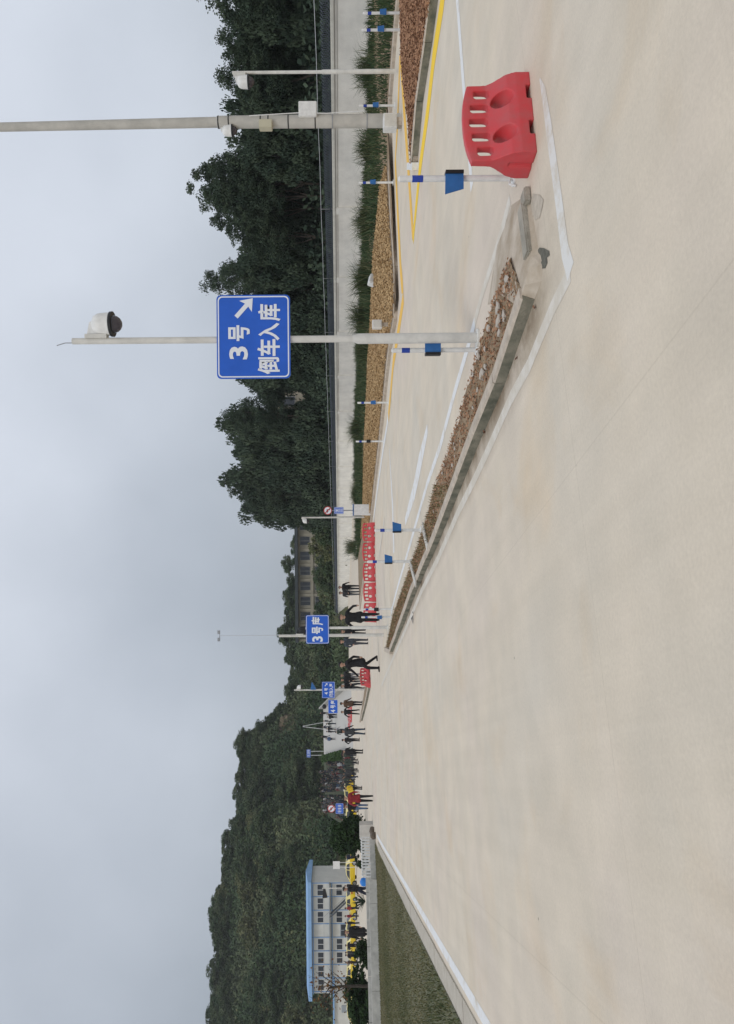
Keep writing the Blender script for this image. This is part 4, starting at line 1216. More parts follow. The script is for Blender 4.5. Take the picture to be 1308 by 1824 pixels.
# trees standing on the ridge, each on its own
ridge = [(1800, 366, 30), (1772, 374, 20), (1728, 388, 26), (1690, 380, 24), (1655, 374, 22), (1628, 370, 26), (1600, 376, 20), (1570, 392, 22), (1540, 392, 20), (1505, 392, 24), (1470, 408, 22), (1440, 418, 18), (1412, 412, 16), (1380, 418, 26), (1352, 424, 24), (1325, 430, 20), (1300, 452, 14), (1283, 470, 14), (1268, 486, 14), (1232, 505, 14), (1205, 512, 12), (1168, 505, 14), (1128, 492, 13), (1092, 505, 14), (1062, 502, 13), (1035, 510, 14), (1004, 500, 13), (975, 516, 13)]
rl = ['tallest dark tree at the left end of the ridge', 'small ridge tree left of the dip', 'rounded tree in the ridge dip above the blue roof end', 'broad tree on the ridge above the blue roof', 'ridge tree right of the broad one', 'rounded high crown above the middle of the blue roof',
      'ridge tree above the right half of the blue roof', 'low ridge tree above the right roof end', 'narrow ridge tree right of the roof', 'broad ridge tree above the white board', 'ridge tree above the gate block', 'small ridge tree above the roundel sign', 'pointed small tree right of the ridge top',
      'big dark rounded tree on the hill shoulder', 'dark tree just below the hill shoulder top', 'dark tree at the steep right edge of the hill', 'small dark tree right below the hill shoulder', 'small dark tree above the tan rock', 'small tree at the foot of the rocky shoulder', 'small ridge tree left of the bay four sign', 'low tree above the bay four sign', 'low tree above the walking man',
      'tree above the bay three sign', 'tree left of the long building', 'tree behind the left end of the long building', 'low tree behind the long building roof', 'taller tree behind the long building', 'low tree at the right of the building roof']
for (yt, xt, hw), lab in zip(ridge, rl):
    Y = HY1 - 3; t_ = (912 - yt) / F
    zt_ = Q(xt, yt, Y).z; zb_ = hill_z(t_, Y) - 1.0
    hgt_ = max(4.0, zt_ - zb_)
    tree((t_ * Y, Y, zt_ - hgt_), hgt_, hw * Y / F * (1.15 if yt > 1250 else 1.7), 'hill', lab, 'trees on the ridge', 0.05)
hs = np.random.default_rng(77)
for i in range(70):
    t_ = hs.uniform(-0.95, -0.2); Y = HY0 + 8 + hs.uniform(0.02, 0.85) * (HY1 - HY0)
    if hill_z(t_, Y) < 1.0: continue
    hh_ = hs.uniform(4.5, 8.5)
    tree((t_ * Y, Y, hill_z(t_, Y) - 0.5), hh_, hh_ * hs.uniform(0.42, 0.6), 'hill' if hs.uniform() < 0.8 else 'olive', 'rounded green tree growing on the slope of the wooded hill', 'hillside trees', 0.02)
# rocky outcrop
for i, (px, py, sc) in enumerate([(512, 1290, 2.3), (508, 1272, 1.6)]):
    bm = bmesh.new(); bmesh.ops.create_icosphere(bm, subdivisions=3, radius=1)
    for v in bm.verts: v.co *= random.uniform(0.82, 1.12)
    me = bpy.data.meshes.new('rock'); bm.to_mesh(me); bm.free(); me.materials.append(mat('tan_rock', (0.26, 0.20, 0.13), 0.95, col2=(0.10, 0.085, 0.055), scale=1.5))
    o = link('rock_outcrop', me); t_ = (912 - py) / F
    Yr = min(np.linspace(152, 188, 120), key=lambda q: abs(Q(px, py, q).z - hill_z(t_, q)))
    o.location = Q(px, py, Yr - 0.5); o.scale = (sc, sc, sc * 0.9)
    tag(o, ['larger tan rock outcrop on the right shoulder of the hill', 'smaller tan rock right of the outcrop'][i], 'rock')

# ------------------------------------------------------------------ forest behind the wall
front = [(-30, 352, 52, 'dark_airy', 'tall loose tree at the far right edge of the forest'), (28, 392, 42, 'dark', 'dark tree behind the two right marker poles'), (85, 400, 38, 'dark', 'dark tree right of the thin camera pole'),
         (128, 384, 40, 'dark_airy', 'thin twiggy tree whose top frames the thin camera pole'), (185, 392, 44, 'dark', 'rounded dark tree right of the floodlight pole'), (232, 402, 40, 'dark', 'dark tree behind the floodlight pole'), (275, 425, 40, 'dark', 'dark tree left of the floodlight pole'),
         (328, 336, 42, 'dark_airy', 'tallest loose tree left of the floodlight pole'), (372, 362, 40, 'dark_airy', 'second loose tall tree between poles'), (420, 412, 36, 'dark_airy', 'lower loose tree between the poles'), (470, 415, 36, 'dark', 'dark tree right of the blue sign'),
         (505, 360, 34, 'dark_airy', 'tall loose tree at the right edge of the blue sign'), (556, 432, 38, 'dark', 'dark tree hidden behind the right half of the sign'), (612, 446, 38, 'dark', 'dark tree hidden behind the left half of the sign'), (668, 440, 36, 'dark', 'dark tree at the left edge of the blue sign'),
         (755, 382, 42, 'dark', 'broad dark tree left of the school gable'), (800, 402, 36, 'dark', 'dark tree between the two broad crowns'), (850, 390, 46, 'dark', 'widest dark tree at the left end of the forest'), (895, 448, 34, 'dark', 'lower dark tree over the round sign'), (922, 498, 18, 'dark', 'smallest dark tree at the forest edge')]
front += [(310, 352, 30, 'dark_airy', 'slim loose tree close to the right of the tallest one'), (350, 372, 34, 'dark_airy', 'slim loose tree close to the left of the tallest one'), (486, 392, 26, 'dark_airy', 'slim loose tree right of the sign edge'), (60, 386, 34, 'dark_airy', 'loose twiggy tree behind the second marker pole'),
          (738, 395, 26, 'dark_airy', 'feathery tree at the right flank of the broad dark crown'), (872, 408, 28, 'dark_airy', 'feathery tree at the left flank of the widest crown')]
for i, (yt, xt, hw, kd, lab) in enumerate(front):
    X, Y = behind(yt, 32.5 + (i % 3) * 0.8)
    zt_ = Q(xt, yt, Y).z
    tree((X, Y, 0.2), zt_ - 0.2, hw * Y / F * (1.3 if 'airy' in kd else 1.12), kd, lab, 'forest trees behind the wall', 0.5 if 'airy' in kd else 0.08)
fill = [(y, 432 + 14 * math.sin(y * 0.11)) for y in range(-60, 700, 26)] + [(y, 430 + 12 * math.sin(y)) for y in range(760, 905, 24)]
for i, (yt, xt) in enumerate(fill):
    X, Y = behind(yt + random.uniform(-6, 6), 36.5 + (i % 2) * 2)
    zt_ = Q(xt, yt, Y).z
    tree((X, Y, 0.2), zt_ - 0.2, 34 * Y / F * 1.2, 'dark', 'dark tree deep in the forest behind the boundary wall', 'deep forest trees', 0.02)
# undergrowth: dark bushes along the back of the wall
rg = np.random.default_rng(5)
nb = 520
ssv = rg.uniform(2, 100, nb); rrv = rg.uniform(29.6, 35, nb)
bh = rg.uniform(1.6, 3.6, nb)
k = np.repeat(np.arange(nb), 110)
d = rg.normal(size=(len(k), 3)); d /= np.linalg.norm(d, axis=1)[:, None]; d *= (rg.uniform(0, 1, len(k)) ** 0.4)[:, None]
base = np.array([(*rs(a, b), 0.3) for a, b in zip(rrv, ssv)])
Cc = base[k] + d * np.column_stack([np.full(len(k), 1.35), np.full(len(k), 1.35), bh[k]]); Cc[:, 2] = np.abs(Cc[:, 2])
V, Fq = leaf_quads(Cc, 0.22 * rg.uniform(0.6, 1.3, len(k)), 1.7, rg=rg)
tag(link('undergrowth', raw_mesh('undergrowth', V, Fq, DARK, tint=np.clip(rg.uniform(0, 1, nb)[k] * .8 + rg.uniform(0, .2, len(k)), 0, 1))), 'dense dark undergrowth behind the boundary wall', 'undergrowth', kind='stuff')
nb = 330
ssv = rg.uniform(96, 158, nb); rrv = rg.uniform(29.6, 38, nb)
bh = rg.uniform(1.6, 3.6, nb) * (0.55 + (rrv - 29) / 7)
k = np.repeat(np.arange(nb), 90)
d = rg.normal(size=(len(k), 3)); d /= np.linalg.norm(d, axis=1)[:, None]; d *= (rg.uniform(0, 1, len(k)) ** 0.4)[:, None]
base = np.array([(*rs(a, b), 0.2) for a, b in zip(rrv, ssv)])
Cc = base[k] + d * np.column_stack([np.full(len(k), 1.8), np.full(len(k), 1.8), bh[k]]); Cc[:, 2] = np.abs(Cc[:, 2])
V, Fq = leaf_quads(Cc, 0.36 * rg.uniform(0.6, 1.3, len(k)), 1.7, rg=rg)
tag(link('undergrowth', raw_mesh('undergrowth', V, Fq, OLIVE, tint=np.clip(rg.uniform(-0.1, 0.8, nb)[k] + rg.uniform(-.15, .15, len(k)), 0, 1))), 'olive green bushes before the long school building', 'undergrowth', kind='stuff')

# ------------------------------------------------------------------ school building behind the trees
CREAM = mat('cream_wall', (0.33, 0.30, 0.235), 0.9, var=0.15, scale=0.6)
ROOFD = mat('dark_roof', (0.055, 0.065, 0.07), 0.9, var=0.2, scale=1)
SY = 150.0
sm_ = SY / F
sch = thing('school_building', (Q(600, 905, SY).x, SY, 0), 'long cream two storey building with dark windows behind the bushes', 'building')
LB = 31.0
zroof, zband = Q(531, 1000, SY).z, Q(556, 1000, SY).z
MB().box((4 - LB / 2, 5, zroof / 2), (LB, 9.4, zroof)).build('wall', CREAM, sch)
MB().box((4 - LB / 2, 4.6, zroof + 0.3), (LB + 0.8, 11.4, 0.62)).build('roof', ROOFD, sch)
MB().box((4 - LB / 2, 0.2, zband), (LB + 0.1, 0.5, 0.5)).build('floor_band', CREAM, sch)
wf = MB().box((0, 0.27, 0), (1.75, 0.1, 2.1)).mesh('window', mat('window_frame_grey', (0.3, 0.3, 0.28), 0.7))
wp = [MB().box((sx2 * 0.43, 0.235, 0), (0.78, 0.08, 1.95)).mesh('pane', GLASS) for sx2 in (-1, 1)]
for i in range(10):
    for zz in (Q(543.5, 1000, SY).z, Q(570, 1000, SY).z):
        w_ = link('window', wf, sch); w_.location = (2.6 - i * 3.1, 0, zz)
        for q in wp: link('pane', q, w_)
for i in range(11):
    MB().box((3.9 - i * 3.1, 0.2, zroof / 2), (0.5, 0.34, zroof - 0.05)).build('pier', CREAM, sch)
for i, (yt, hh_, kd, lab) in enumerate([(945, 5.2, 'hill', 'bush tree before the right end of the long building'), (972, 6.0, 'olive', 'olive tree before the right half of the long building'), (1003, 5.2, 'hill', 'green tree before the middle of the long building'), (1030, 6.2, 'hill', 'tallest green tree before the long building'), (1058, 5.4, 'olive', 'olive tree before the left half of the long building'), (1085, 6.6, 'hill', 'green tree hiding the left end of the long building')]):
    X, Y = behind(yt, 31.5)
    Y = min(Y, 142.0); X = Q(600, yt, Y).x
    tree((X, Y, 0.2), hh_, hh_ * 0.36, kd, lab, 'trees before the long building', 0.05)
# gable block seen between the trees
X, Y = behind(728, 41)
gb = thing('school_gable', (X, Y, 0), 'pale end block of the school glimpsed between two dark trees', 'building', rz=0.35)
zr = Q(487, 728, Y).z
MB().box((0, 3, zr / 2), (6.5, 6, zr)).build('wall', CREAM, gb)
MB().box((0, 3, zr + 0.2), (7.2, 6.8, 0.45)).build('roof', ROOFD, gb)
for xx in (-1.6, 1.0):
    w_ = MB().box((xx, -0.02, zr - 1.9), (1.4, 0.12, 1.5)).build('window', MATS['window_frame_grey'], gb)
    MB().box((xx, -0.06, zr - 1.9), (1.2, 0.1, 1.3)).build('pane', GLASS, w_)

# ------------------------------------------------------------------ ramp and crowd slope
RS0, RS1, RZ1 = 107.0, 152.0, 5.0
def ramp_z(r, s):
    x, y = rs(r, s)
    return gz(x, y) + RZ1 * min(1.0, max(0.0, (s - RS0) / (RS1 - RS0)))
RAMPM = bpy.data.materials.new('ramp_concrete'); RAMPM.use_nodes = True
_N, _L = RAMPM.node_tree.nodes, RAMPM.node_tree.links
_b = _N['Principled BSDF']; _b.inputs['Roughness'].default_value = 0.9
_tc = _N.new('ShaderNodeTexCoord'); _w = _N.new('ShaderNodeTexWave'); _w.inputs['Scale'].default_value = 0.55; _w.bands_direction = 'Y'
_m = _N.new('ShaderNodeMapping'); _m.inputs['Rotation'].default_value = (0, 0, -A); _L.new(_tc.outputs['Object'], _m.inputs[0]); _L.new(_m.outputs[0], _w.inputs[0])
_r = _N.new('ShaderNodeValToRGB'); _r.color_ramp.elements[0].color = (0.44, 0.42, 0.38, 1); _r.color_ramp.elements[1].color = (0.52, 0.50, 0.46, 1)
_L.new(_w.outputs['Color'], _r.inputs[0]); _L.new(_r.outputs[0], _b.inputs['Base Color'])
def slope_sheet(name, r0, r1, s0, s1, m, label, dz=0.0, nr=4, ns=20, skirt=True):
    vs, fs = [], []
    for j in range(ns + 1):
        for i in range(nr + 1):
            r_, s_ = r0 + (r1 - r0) * i / nr, s0 + (s1 - s0) * j / ns
            x, y = rs(r_, s_); vs.append((x, y, ramp_z(r_, s_) + dz))
    for j in range(ns):
        for i in range(nr): fs.append((j * (nr + 1) + i, j * (nr + 1) + i + 1, (j + 1) * (nr + 1) + i + 1, (j + 1) * (nr + 1) + i))
    if skirt:
        rim_ = [j * (nr + 1) + nr for j in range(ns + 1)]; n0 = len(vs)
        for j in rim_: vs.append((vs[j][0], vs[j][1], -0.5))
        for k in range(ns): fs.append((rim_[k], n0 + k, n0 + k + 1, rim_[k + 1]))
    return tag(MB().add(vs, fs).build(name, m), label, kind='structure')
slope_sheet('ramp', 3.2, 12.0, RS0 - 0.5, RS1, RAMPM, 'ridged concrete ramp climbing away')
SLOPEM = mat('earth_slope', (0.08, 0.09, 0.05), 0.95, col2=(0.045, 0.055, 0.03), scale=0.6, bump=0.4)
slope_sheet('earth_slope', -7.5, 3.2, RS0 - 0.5, RS1, SLOPEM, 'earth slope beside the ramp where the crowd stands', dz=0.02)
par = thing('ramp_parapet', (*rs(12.2, RS0 + 4), 0), 'grey concrete parapet wall along the right side of the ramp', 'wall')
def parf():
    for i in range(10):
        s0_, s1_ = RS0 + 3 + i * 4.2, RS0 + 3 + (i + 1) * 4.2 - 0.02
        q = [rs(12.05, s0_), rs(12.05, s1_), rs(12.35, s1_), rs(12.35, s0_)]
        z0_, z1_ = ramp_z(12, s0_) + 0.9, ramp_z(12, s1_) + 0.9
        vs = [(x, y, -0.4) for x, y in q] + [(q[0][0], q[0][1], z0_), (q[1][0], q[1][1], z1_), (q[2][0], q[2][1], z1_), (q[3][0], q[3][1], z0_)]
        MB().add(vs, [(0, 1, 2, 3), (4, 5, 6, 7), (0, 1, 5, 4), (1, 2, 6, 5), (2, 3, 7, 6), (3, 0, 4, 7)]).build('wall_section', mat('grey_concrete', (0.36, 0.35, 0.32), 0.9, var=0.15, scale=0.8), par)
child_local(par, parf)
# hedge strip left of the ramp
n = 9000
rr_ = rng.uniform(1.9, 3.1, n); s_ = rng.uniform(RS0 + 8, RS1 - 4, n)
Cc = np.array([(*rs(a, b), ramp_z(a, b) + 0.02) for a, b in zip(rr_, s_)]); Cc[:, 2] += rng.uniform(0, 0.9, n)
V, Fq = leaf_quads(Cc, 0.22 * rng.uniform(.6, 1.3, n), 1.6)
o = link('hedge', raw_mesh('hedge', V, Fq, leafmat('hedge_leaf', [(0.03, 0.06, 0.02), (0.055, 0.10, 0.03), (0.08, 0.13, 0.045)]), tint=rng.uniform(0, 1, n)))
tag(o, 'bright green clipped hedge sloping up the left side of the ramp', 'hedge')

# ------------------------------------------------------------------ prefabricated two storey office with blue roof
BY = 114.0
bm_ = BY / F
bx1 = Q(600, 1572, BY).x; bx0 = Q(600, 1770, BY).x
bz0 = gz(bx0, BY) - 0.05
hor_b = 602 - ((1824 - 1670) - 912) * math.tan(RHO)
zv = lambda V_: H - (V_ - hor_b) * bm_
BWp = bx1 - bx0
off = thing('site_office', (bx0, BY, bz0), 'white two storey prefabricated office with blue roof and outside stair', 'building')
PANELM = mat('sandwich_panel', (0.60, 0.60, 0.56), 0.6, var=0.08, scale=0.8)
TRIM = mat('blue_trim', (0.20, 0.36, 0.62), 0.5)
ROOFB = mat('blue_roof', (0.23, 0.40, 0.64), 0.6, var=0.1, scale=1)
zE, zM, zR = zv(556) - bz0, zv(588) - bz0, zv(548.5) - bz0
MB().box((BWp / 2, 2.8, zE / 2), (BWp - 0.1, 5.5, zE)).build('core', PANELM, off)
nb_ = 8.2
bw = BWp / nb_
rb = MB().prism([(-0.5, zE - 0.05), (BWp + 0.5, zE - 0.05), (BWp + 0.45, zE + 0.1), (-0.45, zE + 0.1)], -0.9, 6.2)
vs = [(-0.55, -0.95, zE + 0.02), (BWp + 0.55, -0.95, zE + 0.02), (BWp + 0.55, 6.4, zE + 0.02), (-0.55, 6.4, zE + 0.02), (-0.55, -0.95, zR - 0.12), (BWp + 0.55, -0.95, zR - 0.12), (BWp + 0.55, 2.8, zR + 0.35), (-0.55, 2.8, zR + 0.35), (-0.55, 6.4, zR - 0.12), (BWp + 0.55, 6.4, zR - 0.12)]
MB().add(vs, [(0, 1, 5, 4), (4, 5, 6, 7), (7, 6, 9, 8), (3, 2, 9, 8), (1, 2, 9, 6, 5), (0, 3, 8, 7, 4), (0, 1, 2, 3)]).build('roof', ROOFB, off)
MB().box((BWp / 2, -0.45, zM - 0.02), (BWp + 0.1, 1.0, 0.16)).build('gallery_floor', mat('grey_trim', (0.25, 0.27, 0.28), 0.7), off)
win_m = MB().box((0, -0.06, 0), (1.74, 0.06, 0.98)).mesh('window', WHITE)
pane_m = [MB().box((sx2 * 0.43, -0.075, 0), (0.76, 0.06, 0.86)).mesh('pane', GLASS) for sx2 in (-1, 1)]
for i in range(9):
    x = BWp - i * bw
    MB().box((max(0.06, x - 0.04), -0.04, zE / 2), (0.10, 0.1, zE - 0.04)).build('frame_post', TRIM, off)
for zz in (zM - 0.35, zE - 0.18): MB().box((BWp / 2, -0.03, zz), (BWp, 0.09, 0.12)).build('frame_beam', TRIM, off)
for i in range(8):
    xc = BWp - (i + 0.52) * bw
    # cladding panels of the bay, upper and lower
    for z0_, z1_ in ((0.05, zM - 0.45), (zM + 0.08, zE - 0.28)):
        MB().box((xc, -0.012, (z0_ + z1_) / 2), (bw - 0.14, 0.03, z1_ - z0_)).build('wall_panel', PANELM, off)
    if i != 3:
        w_ = link('window', win_m, off); w_.location = (xc, 0, zv(571.5) - bz0)
        for q in pane_m: link('pane', q, w_)
    if i in (0, 2, 4, 5, 7):
        w_ = link('window', win_m, off); w_.location = (xc, 0, zv(605) - bz0)
        for q in pane_m: link('pane', q, w_)
xc = BWp - 3.5 * bw
d_ = MB().box((xc, -0.05, 1.15), (bw - 0.2, 0.06, 2.3)).build('door', mat('door_grey', (0.3, 0.33, 0.36), 0.5), off)
for sx2 in (-1, 1): MB().box((xc + sx2 * 0.46, -0.085, 1.2), (0.8, 0.03, 1.95)).build('pane', GLASS, d_)
# outside stair falling to the right
xa, xb = BWp - 2.05 * bw, BWp - 0.45 * bw
st = MB().prism([(xa, zM + 0.05), (xa, zM - 0.25), (xb, 0.0), (xb + 0.35, 0.0)], -2.0, -1.9)
st.build('stair_stringer', mat('stair_steel', (0.08, 0.09, 0.10), 0.6), off)
MB().prism([(xa, zM + 0.05), (xa, zM - 0.25), (xb, 0.0), (xb + 0.35, 0.0)], -1.1, -1.0).build('stair_stringer', MATS['stair_steel'], off)
for i in range(14):
    t = (i + 0.5) / 14
    MB().box((xa + (xb - xa) * t, -1.5, zM * (1 - t) - 0.03), (0.26, 0.8, 0.035)).build('stair_tread', STEEL, off)
MB().tube([(xa, -1.95, zM + 0.95), (xb + 0.2, -1.95, 0.95)], 0.025, 6).build('stair_handrail', STEEL, off)
MB().tube([(0, -0.92, zM + 0.9), (BWp - 2.1 * bw, -0.92, zM + 0.9)], 0.02, 6).build('gallery_rail', STEEL, off)
# lower shed at the left edge
o0 = Q(640, 1826, 96.0)
shed = thing('shed', (o0.x - 1.2, 98, gz(o0.x, 98) - 0.02), 'small pale shed left of the office behind shrubs', 'building')
MB().box((0, 2, 1.55), (7.0, 4, 3.1)).build('wall', PANELM, shed)
MB().box((0, 1.9, 3.2), (7.5, 4.6, 0.22)).build('roof', ROOFB, shed)
MB().box((2.0, -0.03, 1.1), (0.95, 0.08, 2.1)).build('door', MATS['door_grey'], shed)

# ------------------------------------------------------------------ yellow training cars
YEL = mat('car_yellow', (0.72, 0.52, 0.02), 0.3, spec=0.5)
YELP = mat('car_cream', (0.70, 0.60, 0.22), 0.35, spec=0.5)
RUB = mat('rubber', (0.02, 0.02, 0.02), 0.8)
HEADL = mat('headlamp', (0.6, 0.62, 0.65), 0.15)
TAILL = mat('tail_lamp', (0.45, 0.02, 0.02), 0.3)
def loft(sections, name, mats, parent, smooth=True):
    """sections: list of rings (same count)"""
    k = len(sections[0]); vs = [v for s_ in sections for v in s_]; fs = []
    for i in range(len(sections) - 1):
        for j in range(k):
            j2 = (j + 1) % k; fs.append((i * k + j, (i + 1) * k + j, (i + 1) * k + j2, i * k + j2))
    fs += [tuple(range(k)), tuple(reversed(range((len(sections) - 1) * k, len(sections) * k)))]
    return MB().add(vs, fs).build(name, mats, parent, smooth)
def make_car(loc, rz, label):
    t = thing('training_car', loc, label, 'car', 'yellow training cars', rz)
    # body: x forward; stations (x, half width, z low, z belt)
    stn = [(-2.05, 0.66, 0.42, 0.78), (-1.98, 0.76, 0.30, 0.86), (-1.6, 0.82, 0.24, 0.90), (-0.6, 0.84, 0.22, 0.90), (0.5, 0.84, 0.22, 0.88), (1.1, 0.83, 0.22, 0.86), (1.7, 0.80, 0.24, 0.78), (2.0, 0.72, 0.30, 0.68), (2.10, 0.58, 0.38, 0.60)]
    rings = []
    for x, w, z0, z1 in stn:
        zm = (z0 + z1) / 2
        rings.append([(x, -w * .92, z0), (x, -w, zm), (x, -w * .97, z1 - .06), (x, -w * .86, z1), (x, w * .86, z1), (x, w * .97, z1 - .06), (x, w, zm), (x, w * .92, z0)])
    body = loft(rings, 'body', YEL, t)
    cab = [(-1.95, 0.66, 0.86, 0.875), (-1.35, 0.66, 0.86, 1.32), (-0.9, 0.66, 0.86, 1.42), (0.0, 0.66, 0.86, 1.44), (0.45, 0.65, 0.86, 1.36), (1.25, 0.70, 0.82, 0.86)]
    rings = []
    for x, w, z0, z1 in cab:
        tw = w * (1.0 if z1 < 0.95 else 0.86)
        rings.append([(x, -w * 1.12, z0), (x, -tw, z1 - 0.04 * (z1 > 1)), (x, -tw * .85, z1), (x, tw * .85, z1), (x, tw, z1 - 0.04 * (z1 > 1)), (x, w * 1.12, z0)])
    cb_ = loft(rings, 'cabin', YELP, t)
    for s_ in (-1, 1):
        for poly in ([(-1.25, 0.92), (-0.98, 1.30), (-0.38, 1.34), (-0.38, 0.92)], [(-0.28, 0.92), (-0.28, 1.34), (0.36, 1.28), (0.92, 0.92)]):
            y = lambda z: s_ * (0.725 - (z - 0.9) * 0.30 + 0.012)
            vs = [(x, y(z), z) for x, z in poly]
            MB().add(vs + [(x, yy_ - s_ * 0.01, z) for x, yy_, z in vs], [(0, 1, 2, 3), (4, 5, 6, 7), (0, 1, 5, 4), (1, 2, 6, 5), (2, 3, 7, 6), (3, 0, 4, 7)]).build('side_window', GLASS, cb_)
    for x0_, z0_, x1_, z1_, nm in ((1.18, 0.90, 0.50, 1.33, 'windscreen'), (-1.86, 0.92, -1.38, 1.29, 'rear_window')):
        q = 0.02 if x0_ > 0 else -0.02
        MB().add([(x0_ + q, -0.62, z0_ + .01), (x0_ + q, 0.62, z0_ + .01), (x1_ + q, 0.5, z1_ + .02), (x1_ + q, -0.5, z1_ + .02)], [(0, 1, 2, 3)]).build(nm, GLASS, cb_)
    for x in (-1.28, 1.30):
        for s_ in (-1, 1):
            w_ = MB().tube([(x, s_ * 0.66, 0.30), (x, s_ * 0.845, 0.30)], 0.30, 18).build('wheel', RUB, t)
            MB().tube([(x, s_ * 0.84, 0.30), (x, s_ * 0.853, 0.30)], 0.19, 12).build('rim', STEEL, w_)
    for s_ in (-1, 1):
        MB().box((2.03, s_ * 0.55, 0.62), (0.14, 0.26, 0.13)).build('headlight', HEADL, body)
        MB().box((-2.03, s_ * 0.56, 0.70), (0.12, 0.22, 0.16)).build('tail_light', TAILL, body)
        MB().box((0.95, s_ * 0.92, 0.95), (0.08, 0.16, 0.11)).build('wing_mirror', YEL, body)
    MB().box((2.08, 0, 0.42), (0.08, 0.9, 0.12)).build('grille', BLACK, body)
    MB().box((-0.4, 0, 1.50), (0.16, 0.5, 0.10)).build('roof_sign', WHITE, cb_)
    return t
car_p = make_car((0, 0, 0), 0, 'proto')
def put_car(yt, Y, rz, label, first=[True]):
    p = Q(610, yt, Y)
    o = car_p if first[0] else copy_tree(car_p)
    first[0] = False
    o.location = (p.x, p.y, gz(p.x, p.y)); o.rotation_euler = (0, 0, rz); o['label'] = label
put_car(1458, 82, math.pi, 'yellow training car half hidden by the bush left of the roundel sign')
put_car(1402, 98, 0.1, 'yellow training car behind the person in the yellow vest')
put_car(1550, 96, math.pi, 'yellow training car parked behind the arched balustrade')
put_car(1606, 94, math.pi - 0.35, 'yellow training car beside the spiky plant')
put_car(1648, 96, 0.05, 'yellow training car in front of the office door')
put_car(1692, 95, math.pi, 'yellow training car left of the person in black coat')
put_car(1737, 96, math.pi, 'yellow training car before the left half of the office')
put_car(1790, 95, 0.0, 'leftmost yellow training car half behind shrubs')

# ------------------------------------------------------------------ people
SKIN = mat('skin', (0.42, 0.26, 0.19), 0.6)
HAIR = mat('hair', (0.012, 0.011, 0.011), 0.6)
SHOE = mat('shoe', (0.02, 0.018, 0.017), 0.5)
def capsule(mb, p, q, r0, r1, n=10):
    p, q = Vector(p), Vector(q); d = (q - p); L = max(d.length, 1e-4); d /= L
    pts, rads = [], []
    for a in (80, 50, 20): pts.append(p - d * r0 * math.sin(R(a))); rads.append(r0 * math.cos(R(a)))
    pts += [p, q]; rads += [r0, r1]
    for a in (20, 50, 80): pts.append(q + d * r1 * math.sin(R(a))); rads.append(r1 * math.cos(R(a)))
    up = Vector((0, 0, 1)) if abs(d.z) < 0.9 else Vector((1, 0, 0))
    a_ = d.cross(up).normalized(); b_ = a_.cross(d).normalized()
    vs, fs = [], []
    for P_, r_ in zip(pts, rads):
        for k in range(n):
            t = 2 * math.pi * k / n; vs.append(P_ + (a_ * math.cos(t) + b_ * math.sin(t)) * r_)
    for i in range(len(pts) - 1):
        for k in range(n):
            k2 = (k + 1) % n; fs.append((i * n + k, (i + 1) * n + k, (i + 1) * n + k2, i * n + k2))
    fs += [tuple(range(n)), tuple(reversed(range((len(pts) - 1) * n, len(pts) * n)))]
    mb.add(vs, fs)
